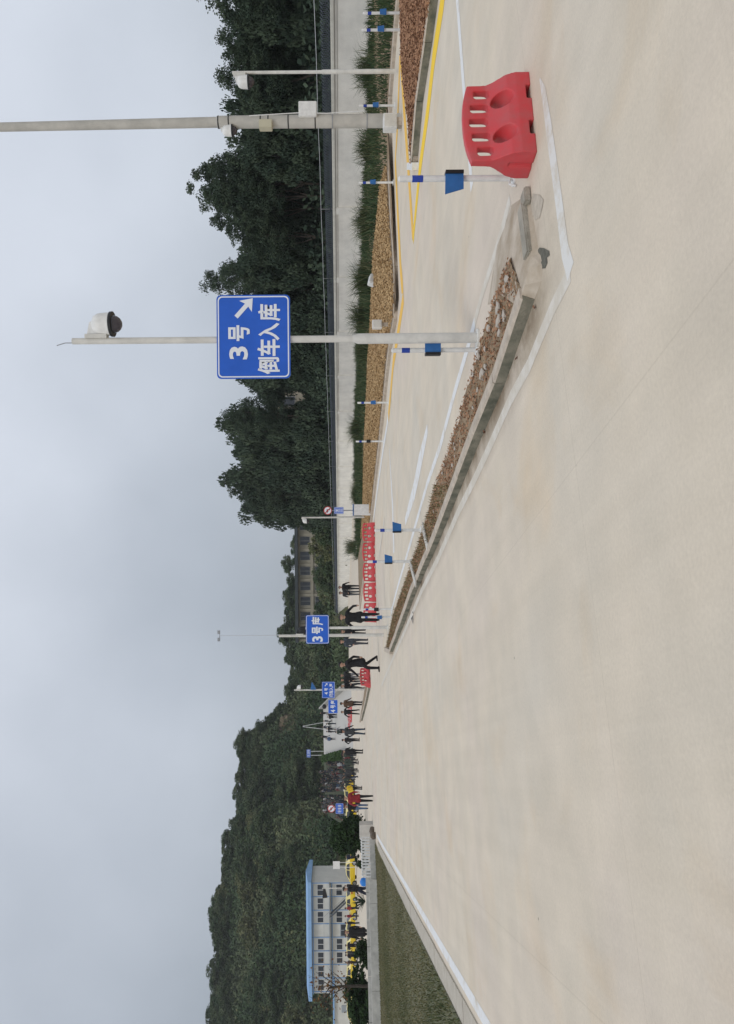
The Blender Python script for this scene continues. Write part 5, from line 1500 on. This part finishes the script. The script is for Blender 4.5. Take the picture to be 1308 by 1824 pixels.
def body_mesh(pose, mats, voxel=0.016, coat=0.0, fingers=True):
    """one continuous figure, 1.72 m tall, facing -y; mats = skin, top, trousers, shoes"""
    g = dict(stride=0.0, lean=0.0, arms=((0.06, 0.02, 0.10), (0.06, 0.02, 0.10)), head=(0, 0), squat=0.0, spread=0.09)
    g.update(pose)
    mb = MB(); segs = []
    def cap(p, q, r0, r1, m): capsule(mb, p, q, r0, r1); segs.append((np.array(p, float), np.array(q, float), r0, r1, m))
    ln = g['lean']
    hip = np.array([0, 0, 0.92 - g['squat']])
    sh = np.array([0, -ln, 1.40 - g['squat']])
    # torso
    for sx in (-1, 1):
        cap(hip + [sx * 0.065, 0, 0.02], hip + [sx * 0.05, -ln * .4, 0.22], 0.112, 0.112, 1)
        cap(hip + [sx * 0.05, -ln * .4, 0.22], sh + [sx * 0.085, 0.0, -0.08], 0.112, 0.112, 1)
        cap(sh + [sx * 0.02, 0, 0.0], sh + [sx * 0.155, 0, -0.02], 0.072, 0.068, 1)
        if coat: cap(hip + [sx * 0.075, 0, 0.0], hip + [sx * 0.085, 0.0, -coat], 0.118, 0.125, 1)
    # neck and head
    hx, hy = g['head']
    nk = sh + [0, 0, 0.06]
    hd = sh + [hx, -0.015 + hy, 0.215]
    cap(nk - [0, 0, 0.03], hd - [0, 0, 0.07], 0.056, 0.052, 0)
    cap(hd + [0, 0.008, 0.025], hd + [0, -0.012, -0.055], 0.088, 0.066, 0)
    cap(hd + [0, -0.085, -0.01], hd + [0, -0.10, -0.025], 0.013, 0.016, 0)          # nose
    for sx in (-1, 1):
        cap(hd + [sx * 0.086, 0.01, 0.01], hd + [sx * 0.088, 0.012, -0.03], 0.016, 0.012, 0)   # ears
        # legs
        fy = sx * g['stride']
        hp = hip + [sx * 0.085, 0, -0.02]
        an = np.array([sx * g['spread'], -fy * 0.5, 0.085 + (0.10 * max(0, -fy) if g['stride'] else 0)])
        kn = (hp + an) / 2 + [0, -0.03 - abs(fy) * 0.18 - g['squat'] * 0.7, 0.015]
        cap(hp, kn, 0.088, 0.060, 2); cap(kn, an, 0.060, 0.045, 2)
        cap(an + [0, 0.035, -0.045], an + [0, -0.13, -0.052], 0.038, 0.032, 3)
        # arms: (out, forward at elbow, forward at wrist)
        o_, ef, wf_ = g['arms'][0 if sx < 0 else 1][:3]
        bend = g['arms'][0 if sx < 0 else 1][3] if len(g['arms'][0 if sx < 0 else 1]) > 3 else 0.0
        s_ = sh + [sx * 0.185, 0, -0.03]
        el = s_ + [sx * o_, -ef, -0.27]
        wr = el + [sx * (o_ * 0.3 - bend * 0.5), -wf_ - bend * 0.6, -0.24 + bend * 0.75]
        cap(s_, el, 0.058, 0.046, 1); cap(el, wr, 0.046, 0.036, 1)
        d = (wr - el) / np.linalg.norm(wr - el)
        palm = wr + d * 0.075
        cap(wr + d * 0.02, palm, 0.030, 0.030, 0)
        if fingers:
            side = np.array([0, -1.0, 0]) if abs(d[1]) < 0.7 else np.array([0, 0, 1.0])
            side = side - d * (side @ d); side /= np.linalg.norm(side)
            inn = np.cross(d, side); inn *= -sx * np.sign(inn[0] + 1e-9)
            for k, fl in enumerate((0.068, 0.078, 0.072, 0.055)):
                b0 = palm + side * (0.026 - 0.017 * k)
                m0 = b0 + d * fl * 0.6; e0 = m0 + d * fl * 0.42 + inn * 0.022
                cap(b0, m0, 0.0095, 0.009, 0); cap(m0, e0, 0.009, 0.0075, 0)
            t0 = wr + d * 0.035 + side * 0.02
            cap(t0, t0 + d * 0.04 + side * 0.035, 0.011, 0.009, 0)
    me = realise(mb.mesh('body'), [('REMESH', dict(mode='VOXEL', voxel_size=voxel)), ('SMOOTH', dict(factor=0.5, iterations=2))])
    me.materials.clear()
    for m in mats: me.materials.append(m)
    n = len(me.polygons)
    c = np.empty(n * 3); me.polygons.foreach_get('center', c); c = c.reshape(-1, 3)
    best = np.full(n, 1e9); mi = np.zeros(n, int)
    for p, q, r0, r1, m in segs:
        d = q - p; t = np.clip(((c - p) @ d) / (d @ d + 1e-9), 0, 1)
        dist = np.linalg.norm(c - p - t[:, None] * d, axis=1) - (r0 + (r1 - r0) * t)
        u = dist < best; best[u] = dist[u]; mi[u] = m
    me.polygons.foreach_set('material_index', mi.astype(np.int32))
    me.polygons.foreach_set('use_smooth', [True] * n)
    return me, hd
def hair_mesh(hd, long=0.0):
    bm = bmesh.new(); bmesh.ops.create_uvsphere(bm, u_segments=16, v_segments=10, radius=1)
    for v in bm.verts:
        x, y, z = v.co
        lim = -0.25 if y > -0.1 else 0.35
        if z < lim: z = lim - (long if y > 0 else 0) * (lim - z)
        v.co = (x * 0.098, y * 0.104 + 0.012, z * 0.105 + 0.018)
    for v in bm.verts: v.co += Vector(hd)
    me = bpy.data.meshes.new('hair'); bm.to_mesh(me); bm.free(); me.materials.append(HAIR)
    me.polygons.foreach_set('use_smooth', [True] * len(me.polygons))
    return me
CM = {}
def cloth(c):
    if c not in CM: CM[c] = mat('cloth_%d' % len(CM), c, 0.85, var=0.25, scale=7, bump=0.2)
    return CM[c]
BLK, NAVY, GREY, DGRN, DENIM, RDC, YLW, BRN, CHAR, LGREY = (0.014, 0.014, 0.016), (0.02, 0.025, 0.045), (0.10, 0.105, 0.11), (0.03, 0.045, 0.035), (0.07, 0.12, 0.22), (0.24, 0.025, 0.03), (0.62, 0.42, 0.03), (0.09, 0.055, 0.035), (0.035, 0.037, 0.04), (0.28, 0.28, 0.30)
DOWN = ((0.05, 0.0, 0.08), (0.05, 0.0, 0.08))
POCK = ((0.10, -0.03, 0.12, 0.06), (0.10, -0.03, 0.12, 0.06))
FRONT = ((0.06, 0.02, 0.10, 0.22), (0.06, 0.02, 0.10, 0.22))
HIPS = ((0.17, -0.06, 0.06, 0.10), (0.17, -0.06, 0.06, 0.10))
SWING = ((0.07, 0.13, 0.12, 0.03), (0.07, -0.15, 0.04, 0.0))
PHONE = ((0.05, 0.04, 0.14, 0.36), (0.05, 0.0, 0.08))
def person(px, py, h_px, face, pose, top, legs, label, coat=0.0, hair=0.0, voxel=0.016, group=None, ground=None, shoes=None):
    p0 = P(px, py) if ground is None else Vector(ground)
    hgt_ = h_px * p0.y / F if h_px > 3 else h_px
    me, hd = body_mesh(pose, [SKIN, cloth(top), cloth(legs), cloth(shoes) if shoes else SHOE], voxel, coat, voxel < 0.02)
    o = link('person', me); o.location = p0; o.rotation_euler = (0, 0, face); sc = hgt_ / 1.72; o.scale = (sc * 1.22, sc * 1.22, sc)
    tag(o, label, 'person', group)
    link('hair', hair_mesh(hd, hair), o)
    return o
def held(o, mb, name, m): return mb.build(name, m, o)
PG = 'people in the yard'
person(642.5, 1046, 1.70, 0.4, dict(arms=POCK), BLK, CHAR, 'person in black jacket standing right of a pair before the wall', group=PG)
person(643.5, 1056, 1.66, -0.3, dict(arms=FRONT, head=(0.01, 0)), CHAR, GREY, 'person in dark jacket standing left of a pair before the wall', group=PG)
person(676, 1099, 1.70, 0.2, dict(arms=((0.16, -0.02, 0.08, 0.05), (0.20, 0.02, 0.14, 0.12)), spread=0.10), BLK, BLK, 'man in black suit standing before the left end of the barrier row', coat=0.12, group=PG)
person(652, 1125, 1.60, 0.3, dict(arms=FRONT, head=(0, -0.03)), BLK, BLK, 'person in black partly hidden by the bay three sign pole', group=PG)
person(656, 1143, 1.68, 0.5, dict(arms=((0.09, 0.05, 0.12, 0.1), (0.12, -0.02, 0.1, 0.06))), (0.05, 0.06, 0.075), (0.06, 0.065, 0.075), 'man in dark grey jacket standing between two sign posts', group=PG)
wm = person(676, 1180, 1.72, -0.9, dict(stride=0.5, lean=0.06, arms=((0.07, 0.16, 0.14, 0.05), (0.07, -0.16, 0.03, 0.0))), BLK, BLK, 'man in long black coat walking across the yard', coat=0.22, group=PG)
person(645, 1203, 1.68, 0.2, dict(arms=POCK), CHAR, LGREY, 'person in dark jacket and light trousers behind the single red barrier', group=PG)
person(645.5, 1211, 1.66, -0.4, dict(arms=FRONT), BLK, BLK, 'person in black behind the left end of the single red barrier', group=PG)
person(650, 1222, 1.66, 0.8, dict(arms=((0.05, 0.08, 0.12, 0.2), (0.07, 0.0, 0.1)), stride=0.2), BLK, CHAR, 'person in black close to the white camera sign pole', group=PG)
person(646, 1253, 1.72, 2.8, dict(arms=POCK), BRN, BLK, 'person in brown jacket standing near the bay four sign', coat=0.1, group=PG)
person(641, 1268, 1.66, 0.1, dict(arms=HIPS, spread=0.15), BLK, BLK, 'person in black standing in front of the distant barriers', group=PG)
person(651, 1303, 1.72, 3.0, dict(arms=POCK, spread=0.14), (0.04, 0.045, 0.05), (0.05, 0.07, 0.10), 'person in padded dark jacket and jeans facing the ramp', coat=0.08, group=PG)
person(641, 1318, 1.66, 2.6, dict(arms=HIPS), BLK, BLK, 'person in black with bent arms before the ramp foot', group=PG)
person(647, 1339, 1.70, 2.9, dict(arms=FRONT, lean=0.03), BLK, BLK, 'person in black coat standing nearest the crowd', coat=0.2, group=PG)
person(645.5, 1404, 1.62, 2.7, dict(arms=FRONT), YLW, BLK, 'person with yellow vest and black trousers', group=PG)
ro = person(665, 1422, 1.58, 0.3, dict(arms=((0.12, 0.06, 0.1, 0.12), (0.10, 0.02, 0.08, 0.05)), stride=0.16, spread=0.11), RDC, BLK, 'person in red jacket and black trousers at the roadside', coat=0.1, group=PG)
bo_ = person(656, 1437, 1.58, 0.5, dict(arms=POCK), BLK, DENIM, 'person in black top and blue jeans beside the red jacket', group=PG)
MB().box((0.22, 0.02, 0.74), (0.12, 0.32, 0.34), taper=0.8).build('shoulder_bag', BLACK, bo_)
o1 = person(667, 1583, 1.66, -1.3, dict(arms=POCK, stride=0.34), BLK, NAVY, 'person in black jacket walking along the low wall under the stair', group=PG, shoes=BRN)
person(668, 1660, 1.62, 0.1, dict(arms=DOWN, spread=0.06), BLK, BLK, 'person in long black coat standing behind the lawn', coat=0.3, group=PG)
# people among the cars
cl_ = [(1527, 82, NAVY, BLK, 'person at the front of the car behind the balustrade'), (1578, 84, BLK, BLK, 'person between the car and the walking person'), (1618, 84, RDC, BLK, 'person in red among the parked cars'), (1632, 86, RDC, CHAR, 'second person in red near the spiky plant'), (1644, 83, BLK, NAVY, 'dark clothed person left of the red ones'),
       (1668, 84, CHAR, BLK, 'person behind the black coat'), (1684, 83, BLK, BLK, 'person leaning by the car door'), (1697, 82, CHAR, BLK, 'right one of two dark people by a car'), (1701.5, 83.5, BLK, NAVY, 'left one of two dark people by a car'), (1714, 84, BRN, BLK, 'person in brown left of the pair by the car')]
for yt, Y, tc_, lc_, lab in cl_:
    p = Q(612, yt, Y)
    person(0, 0, 1.66, random.uniform(-3, 3), dict(arms=random.choice([DOWN, POCK, FRONT])), tc_, lc_, lab, voxel=0.03, group='people among the cars', ground=G(p.x, p.y))
# walkers on the ramp
rampers = [(1250 + 20, 578, BLK, 'person at the top right of the ramp'), (1273, 591, CHAR, 'person right of centre on the ramp'), (1277, 592, BLK, 'person next to the one right of centre on the ramp'), (1284, 584, GREY, 'person in grey higher on the ramp'), (1289, 590, DGRN, 'person in green on the ramp'), (1295, 582, NAVY, 'person alone near the ramp centre'),
           (1298, 590, BLK, 'person right of a pair in the ramp centre'), (1303, 590, CHAR, 'person left of a pair in the ramp centre'), (1312, 580, BLK, 'person near the hedge at the ramp top'), (1316, 589, DENIM, 'person in blue near the hedge on the ramp'), (1300, 606, LGREY, 'person in pale jacket low on the ramp'), (1304, 607, DGRN, 'person in green trousers low on the ramp')]
for yt, xt, tc_, lab in rampers:
    # follow the sight line of the figure's middle to the ramp
    best = None
    for s_ in np.linspace(RS0, RS1 - 2, 200):
        t_ = (912 - yt) / F
        r_ = s_ * (t_ * CA + SA) / (CA - t_ * SA)
        X, Y = rs(r_, s_); z_ = ramp_z(r_, s_)
        V_ = 605.3 - (z_ + 0.85 - H) * F / Y
        if best is None or abs(V_ - xt) < best[0]: best = (abs(V_ - xt), X, Y, z_)
    person(0, 0, 1.68, random.uniform(-3, 3), dict(arms=random.choice([DOWN, POCK, SWING]), stride=random.choice([0, 0.3])), tc_, random.choice([BLK, NAVY, CHAR]), lab, voxel=0.03, group='people on the ramp', ground=best[1:])
# the crowd on the slope: shared figures, clothes vary by object
def crowd_cloth(name, cols):
    m = bpy.data.materials.new(name); m.use_nodes = True
    N, L = m.node_tree.nodes, m.node_tree.links
    oi = N.new('ShaderNodeObjectInfo'); cr = N.new('ShaderNodeValToRGB'); cr.color_ramp.interpolation = 'CONSTANT'
    for i, c in enumerate(cols):
        e = cr.color_ramp.elements[i] if i < 2 else cr.color_ramp.elements.new(i / len(cols))
        e.position = i / len(cols); e.color = (*c, 1)
    L.new(oi.outputs['Random'], cr.inputs[0]); L.new(cr.outputs[0], N['Principled BSDF'].inputs['Base Color'])
    N['Principled BSDF'].inputs['Roughness'].default_value = 0.9
    return m
CT = crowd_cloth('crowd_top', [BLK, CHAR, NAVY, BLK, CHAR, DGRN, BLK, DGRN, GREY, BLK, NAVY, BLK, CHAR, BLK, (0.45, 0.45, 0.45), BLK, (0.12, 0.02, 0.025), DGRN])
CL = crowd_cloth('crowd_legs', [BLK, NAVY, CHAR, BLK, DENIM, BLK])
proto = []
for ps in (dict(arms=DOWN), dict(arms=POCK, spread=0.12), dict(arms=FRONT), dict(arms=SWING, stride=0.25), dict(arms=HIPS), dict(arms=PHONE)):
    me, hd = body_mesh(ps, [mat('skin_tan', (0.22, 0.145, 0.105), 0.7), CT, CL, SHOE], 0.034, 0.08, False)
    proto.append((me, hair_mesh(hd)))
def crowd_person(loc, label, group):
    me, hm = random.choice(proto)
    o = link('person', me); o.location = loc; o.rotation_euler = (0, 0, random.uniform(-3.1, 3.1)); k = random.uniform(0.92, 1.03); o.scale = (k * 1.15, k * 1.15, k)
    link('hair', hm, o); tag(o, label, 'person', group)
cnt = 0
placed = []
while cnt < 135:
    r_, s_ = random.uniform(-6.5, 1.6), random.uniform(RS0 + 1, RS1 - 6)
    if r_ > 0.5 and s_ > RS0 + 25: continue
    if any((r_ - a) ** 2 + (s_ - b) ** 2 < 0.45 for a, b in placed): continue
    placed.append((r_, s_))
    x, y = rs(r_, s_)
    crowd_person((x, y, ramp_z(r_, s_) + 0.02), 'dark clothed person in the dense crowd on the earth slope', 'crowd on the slope'); cnt += 1
for i in range(44):
    yt = random.uniform(1340, 1400); p = P(random.choice([random.uniform(622, 627), random.uniform(629, 640)]), yt)
    crowd_person(p, 'person in the crowd standing on the yard below the slope', 'crowd at the foot of the slope')

# ------------------------------------------------------------------ remaining fittings
p0 = Q(610, 1582, 62); g0 = gz(p0.x, 62)
lp = thing('lamp_post', (p0.x, 62, g0), 'white lamp post with dark lantern before the right end of the office', 'lamp post')
zt_ = Q(574, 1582, 62).z - g0
MB().tube([(0, 0, 0), (0, 0, zt_)], [0.055, 0.045], 8).build('pole', POLE, lp, True)
MB().prism([(-0.05, -0.12), (-0.75, -0.3), (-0.78, 0.12), (-0.05, 0.06)], -0.12, 0.12).build('lantern', BLACK, lp).location = (0, 0, zt_ - 0.15)
p0 = Q(600, 1541, 90); g0 = gz(p0.x, 90)
wb = thing('notice_board', (p0.x, 90, g0), 'white notice board on two legs behind the balustrade car', 'notice board')
zc = Q(599.5, 1541, 90).z - g0
MB().box((0, 0, zc), (0.95, 0.06, 0.85)).build('board', WHITE, wb)
for sx in (-0.3, 0.3): MB().tube([(sx, 0.05, 0), (sx, 0.05, zc)], 0.03, 6).build('leg', WHITE, wb)
r_, s_ = -1.0, RS1 - 3; X, Y = rs(r_, s_)
p0 = Q(550, 1342, Y)
cs_ = thing('crowd_sign', (p0.x, Y, ramp_z(*to_rs(p0.x, Y))), 'blue sign on two white legs rising above the crowd', 'sign')
zb_ = cs_.location.z; zc = Q(550, 1342, Y).z - zb_; mm = Y / F
sign_plate(cs_, (0, -0.05, zc), 14 * mm, 7 * mm, [], r=0.05, bars=[(dx_ * mm, dz_ * mm, 3.4 * mm, 0.8 * mm) for dx_ in (-3.6, 1, 4.8) for dz_ in (-1.4, 0.2, 1.6)])
for sx in (-3.5, 3.5): MB().tube([(sx * mm, 0.03, 0), (sx * mm, 0.03, zc)], 0.05, 6).build('leg', WHITE, cs_)
# A-shaped white frame behind the ramp
p0 = Q(571, 1297, 150)
af = thing('a_frame_pole', p0, 'thin white A shaped pole pair rising behind the ramp top', 'pole')
MB().tube([(-0.4, 0, -2), (0.35, 0, 3.6)], 0.07, 6).build('pole', WHITE, af)
MB().tube([(1.3, 0.3, -2), (0.4, 0.2, 3.6)], 0.06, 6).build('pole', WHITE, af)
# high floodlight mast far away
Y = 150.0; p0 = Q(560, 1131, Y)
fm = thing('light_mast', (p0.x, Y, 2.0), 'very tall thin floodlight mast far behind the bay three sign', 'light mast')
zt_ = Q(391, 1131, Y).z - 2.0
MB().tube([(0, 0, 0), (0, 0, zt_)], [0.07, 0.04], 8).build('mast', mat('mast_grey', (0.6, 0.61, 0.63), 0.6), fm, True)
for sx in (-0.75, 0.75):
    MB().box((sx, -0.1, zt_ + 0.1), (0.7, 0.35, 0.5)).build('floodlight', STEEL, fm)
MB().box((0, 0, zt_ - 0.05), (2.2, 0.1, 0.1)).build('crossbar', STEEL, fm)
# blue bin by the wall, low blue board near the bay four sign
p0 = P(663, 1571)
o = thing('blue_bin', p0, 'small bright blue ball shaped bin on a post at the balustrade end', 'bin')
MB().lathe([(0.06, 0.0), (0.2, 0.08), (0.24, 0.22), (0.2, 0.36), (0.06, 0.44)], (0, 0, 0.25), 14).build('bowl', mat('bin_blue', (0.03, 0.20, 0.62), 0.4), o, True)
MB().tube([(0, 0, 0), (0, 0, 0.3)], 0.03, 6).build('stem', WHITE, o)

# ------------------------------------------------------------------ shrubs around the lawn
SHRUB = leafmat('shrub_leaf', [(0.012, 0.026, 0.012), (0.024, 0.046, 0.018), (0.04, 0.07, 0.026)], 0.7)
SHCR = [crown_mesh('foliage', SHRUB, 45, 60, 0.13, rnd, 31, 0.34), crown_mesh('foliage', SHRUB, 38, 70, 0.12, rnd, 32, 0.3)]
def shrub(px, py, Y, hgt_, rad, label, i=0):
    p = Q(px, py, Y); g0 = gz(p.x, Y)
    t = thing('shrub', (p.x, Y, g0), label, 'shrub', 'shrubs along the lawn wall', rz=random.uniform(0, 6))
    c = link('foliage', SHCR[i % 2], t); c.scale = (rad, rad, hgt_ / ZH); c.location = (0, 0, -0.05)
    k = link('stem', TRUNKS[i % 3], t); k.scale = (rad * 0.8, rad * 0.8, hgt_ * 0.9)
shrub(640, 1484, 50, 2.6, 0.95, 'tall dark shrub behind the pale block', 0)
shrub(640, 1499, 54, 2.7, 1.0, 'dark shrub right of the arched balustrade car', 1)
shrub(640, 1468, 55, 1.7, 0.8, 'lower shrub in front of the half hidden car', 0)
shrub(648, 1534, 48, 0.95, 0.45, 'small round shrub before the balustrade car', 1)
shrub(648, 1690, 46, 0.9, 0.6, 'dark shrub under the car beside the person in black coat', 0)
shrub(648, 1703, 46, 1.1, 0.75, 'dark shrub left of the car shrub', 1)
shrub(648, 1770, 40, 1.7, 1.1, 'leafy shrub at the foot of the small bare tree', 0)
shrub(648, 1800, 42, 1.5, 1.0, 'leafy shrub before the small shed', 1)
# spiky agave like plant
p0 = P(656, 1626); g0 = p0.z
ag = thing('spiky_plant', (p0.x, p0.y + 1.5, gz(p0.x, p0.y + 1.5)), 'large dark spiky plant behind the low wall', 'plant')
AG = mat('agave', (0.02, 0.04, 0.022), 0.6, var=0.3)
for i in range(26):
    a = i * 2.399; el = R(20 + 60 * (i / 26)); L_ = random.uniform(0.9, 1.35)
    d = Vector((math.cos(a) * math.cos(el), math.sin(a) * math.cos(el), math.sin(el))); s_ = Vector((-math.sin(a), math.cos(a), 0))
    b0 = Vector((0, 0, 0.15)); m0 = b0 + d * L_ * 0.5; e0 = b0 + d * L_ + Vector((0, 0, -0.12))
    MB().add([b0 - s_ * .03, b0 + s_ * .03, m0 + s_ * .055, e0, m0 - s_ * .055, m0 + Vector((0, 0, -.03))], [(0, 1, 2, 5), (5, 2, 3), (5, 3, 4), (0, 5, 4)]).build('leaf_blade', AG, ag)
# small bare tree at the left edge
p0 = P(676, 1758)
bt = thing('bare_tree', p0, 'small nearly bare tree with thin forked branches at the left edge of the lawn', 'tree')
tm = MB()
tm.tube([(0, 0, -0.05), (0.05, 0, 1.0), (0.02, 0.03, 1.8), (-0.02, 0, 2.3)], [0.075, 0.065, 0.055, 0.045], 7)
rd = random.Random(3)
for i in range(9):
    b0 = Vector((0.0, 0, 1.3 + i * 0.12)); a = rd.uniform(-0.6, 0.6) + (0 if i % 2 else math.pi)
    e = b0 + Vector((math.cos(a) * rd.uniform(.5, 1.1), math.sin(a) * 0.5, rd.uniform(0.5, 1.1)))
    md = b0.lerp(e, 0.5) + Vector((0, 0, -0.08)); tm.tube([b0, md, e], [0.028, 0.018, 0.006], 5)
    for q in range(3):
        f0 = md.lerp(e, 0.3 * q); tm.tube([f0, f0 + Vector((rd.uniform(-.35, .35), rd.uniform(-.2, .2), rd.uniform(.2, .5)))], [0.009, 0.003], 4)
tm.build('trunk', BARK, bt)
n = 160
Cc = np.column_stack([rng.normal(0, .5, n), rng.normal(0, .35, n), rng.uniform(1.4, 3.2, n)])
V, Fq = leaf_quads(Cc, 0.09 * rng.uniform(.6, 1.3, n), 1.7)
link('dry_leaves', raw_mesh('dry_leaves', V, Fq, leafmat('autumn_leaf', [(0.16, 0.07, 0.04), (0.22, 0.13, 0.06), (0.10, 0.08, 0.04)]), tint=rng.uniform(0, 1, n)), bt)
# second, smaller island further on
p_a = [P(*p) for p in [(660.5, 1224), (655, 1250), (646, 1284)]]
p_b = [P(*p) for p in [(653, 1224), (648, 1255), (643, 1284)]]
isl2 = thing('traffic_island', p_a[1], 'small distant kerbed island left of the single red barrier', 'traffic island')
def isl2f():
    kerb_row(isl2, p_a, 1.5, 0.16, 0.15, -1)
    kerb_row(isl2, p_b, 2.5, 0.14, 0.12, 1, KERB, KERB)
    sheet('soil', [(p.x, p.y + 0.1, gz(p.x, p.y) + 0.10) for p in p_b] + [(p.x, p.y + 0.1, gz(p.x, p.y) + 0.10) for p in p_a[::-1]], SOIL, '', 1, 0.01, isl2)
child_local(isl2, isl2f)
# pale boards lying across the long island
BOARD = mat('pale_board', (0.56, 0.53, 0.48), 0.9, var=0.2, scale=4)
for (x0_, y0_, x1_, y1_, lab) in [(753, 936, 762, 975, 'pale board lying across the island under the right blue flag pole'), (731, 1003, 741, 1040, 'pale board lying across the island under the left blue flag pole')]:
    a, b = P(x0_, y0_, 0.12), P(x1_, y1_, 0.12)
    o = link('board', bevel_box(((b - a).length, 0.16, 0.03), 0.006, 'board', BOARD))
    o.location = (a + b) / 2; o.rotation_euler = (0, 0, math.atan2(b.y - a.y, b.x - a.x))
    tag(o, lab, 'board')
# pale stones and debris on the near half of the island
STONEM = mat('pale_stone', (0.48, 0.43, 0.37), 0.9, var=0.25, scale=12)
bm = bmesh.new(); bmesh.ops.create_icosphere(bm, subdivisions=1, radius=1)
for v in bm.verts: v.co *= random.uniform(0.75, 1.2)
stone_me = bpy.data.meshes.new('stone'); bm.to_mesh(stone_me); bm.free(); stone_me.materials.append(STONEM)
for i in range(26):
    t = random.random() ** 1.4 * 0.62; k = t * (len(isl_in) - 1); j = int(k)
    pi_ = isl_in[j].lerp(isl_in[min(j + 1, len(isl_in) - 1)], k - j)
    o = link('stone', stone_me); w_ = random.uniform(0.1, 0.5)
    o.location = (pi_.x - CA * w_, pi_.y - SA * w_, gz(pi_.x, pi_.y) + 0.11)
    sc = random.uniform(0.015, 0.045); o.scale = (sc * random.uniform(1, 2.4), sc, sc * 0.6); o.rotation_euler = (0, 0, random.uniform(0, 3))
    tag(o, 'small pale stone lying among the leaves on the island', 'stone', 'stones on the island')

# black scrap and a few stray leaves on the yard
p0 = P(737, 1105)
sc_ = thing('black_scrap', p0, 'small crumpled black scrap lying on the yard beside the island', 'litter')
MB().add([(-.10, 0, .01), (.02, -.05, .03), (.12, .01, .01), (.04, .06, .05), (-.05, .05, .02)], [(0, 1, 3, 4), (1, 2, 3)]).build('scrap', BLACK, sc_)
MB().add([(.14, -.05, .01), (.2, -.02, .035), (.19, .05, .01)], [(0, 1, 2)]).build('scrap', BLACK, sc_)
for i, (px, py, lab) in enumerate([(865, 770, 'single brown leaf at the kerb foot, farther one'), (922, 638, 'single brown leaf at the kerb foot, nearer one'), (955, 548, 'single brown leaf on the dirt before the island nose')]):
    p0 = P(px, py); C_ = np.array([[0, 0, 0.012], [0.012, 0.008, 0.02]])
    V_, F_ = leaf_quads(C_, np.array([0.035, 0.03]), 1.6, flat=0.6)
    o = link('dry_leaf', raw_mesh('dry_leaf', V_, F_, LITTER, tint=np.array([0.0, 0.1]))); o.location = p0
    tag(o, lab, 'leaf')

# ------------------------------------------------------------------ haze: the damp air of an overcast day
hz = MB().box((0, 1700, 24), (5400, 4400, 58)).build('haze', bpy.data.materials.new('haze_air'))
hm_ = hz.data.materials[0]; hm_.use_nodes = True
hn, hl = hm_.node_tree.nodes, hm_.node_tree.links
for n_ in list(hn):
    if n_.type == 'BSDF_PRINCIPLED': hn.remove(n_)
pv = hn.new('ShaderNodeVolumePrincipled')
pv.inputs['Color'].default_value = (0.93, 0.95, 0.97, 1)
pv.inputs['Density'].default_value = 0.0003
hl.new(pv.outputs[0], next(n_ for n_ in hn if n_.type == 'OUTPUT_MATERIAL').inputs['Volume'])
tag(hz, 'thin pale haze in the air', 'haze', kind='stuff')
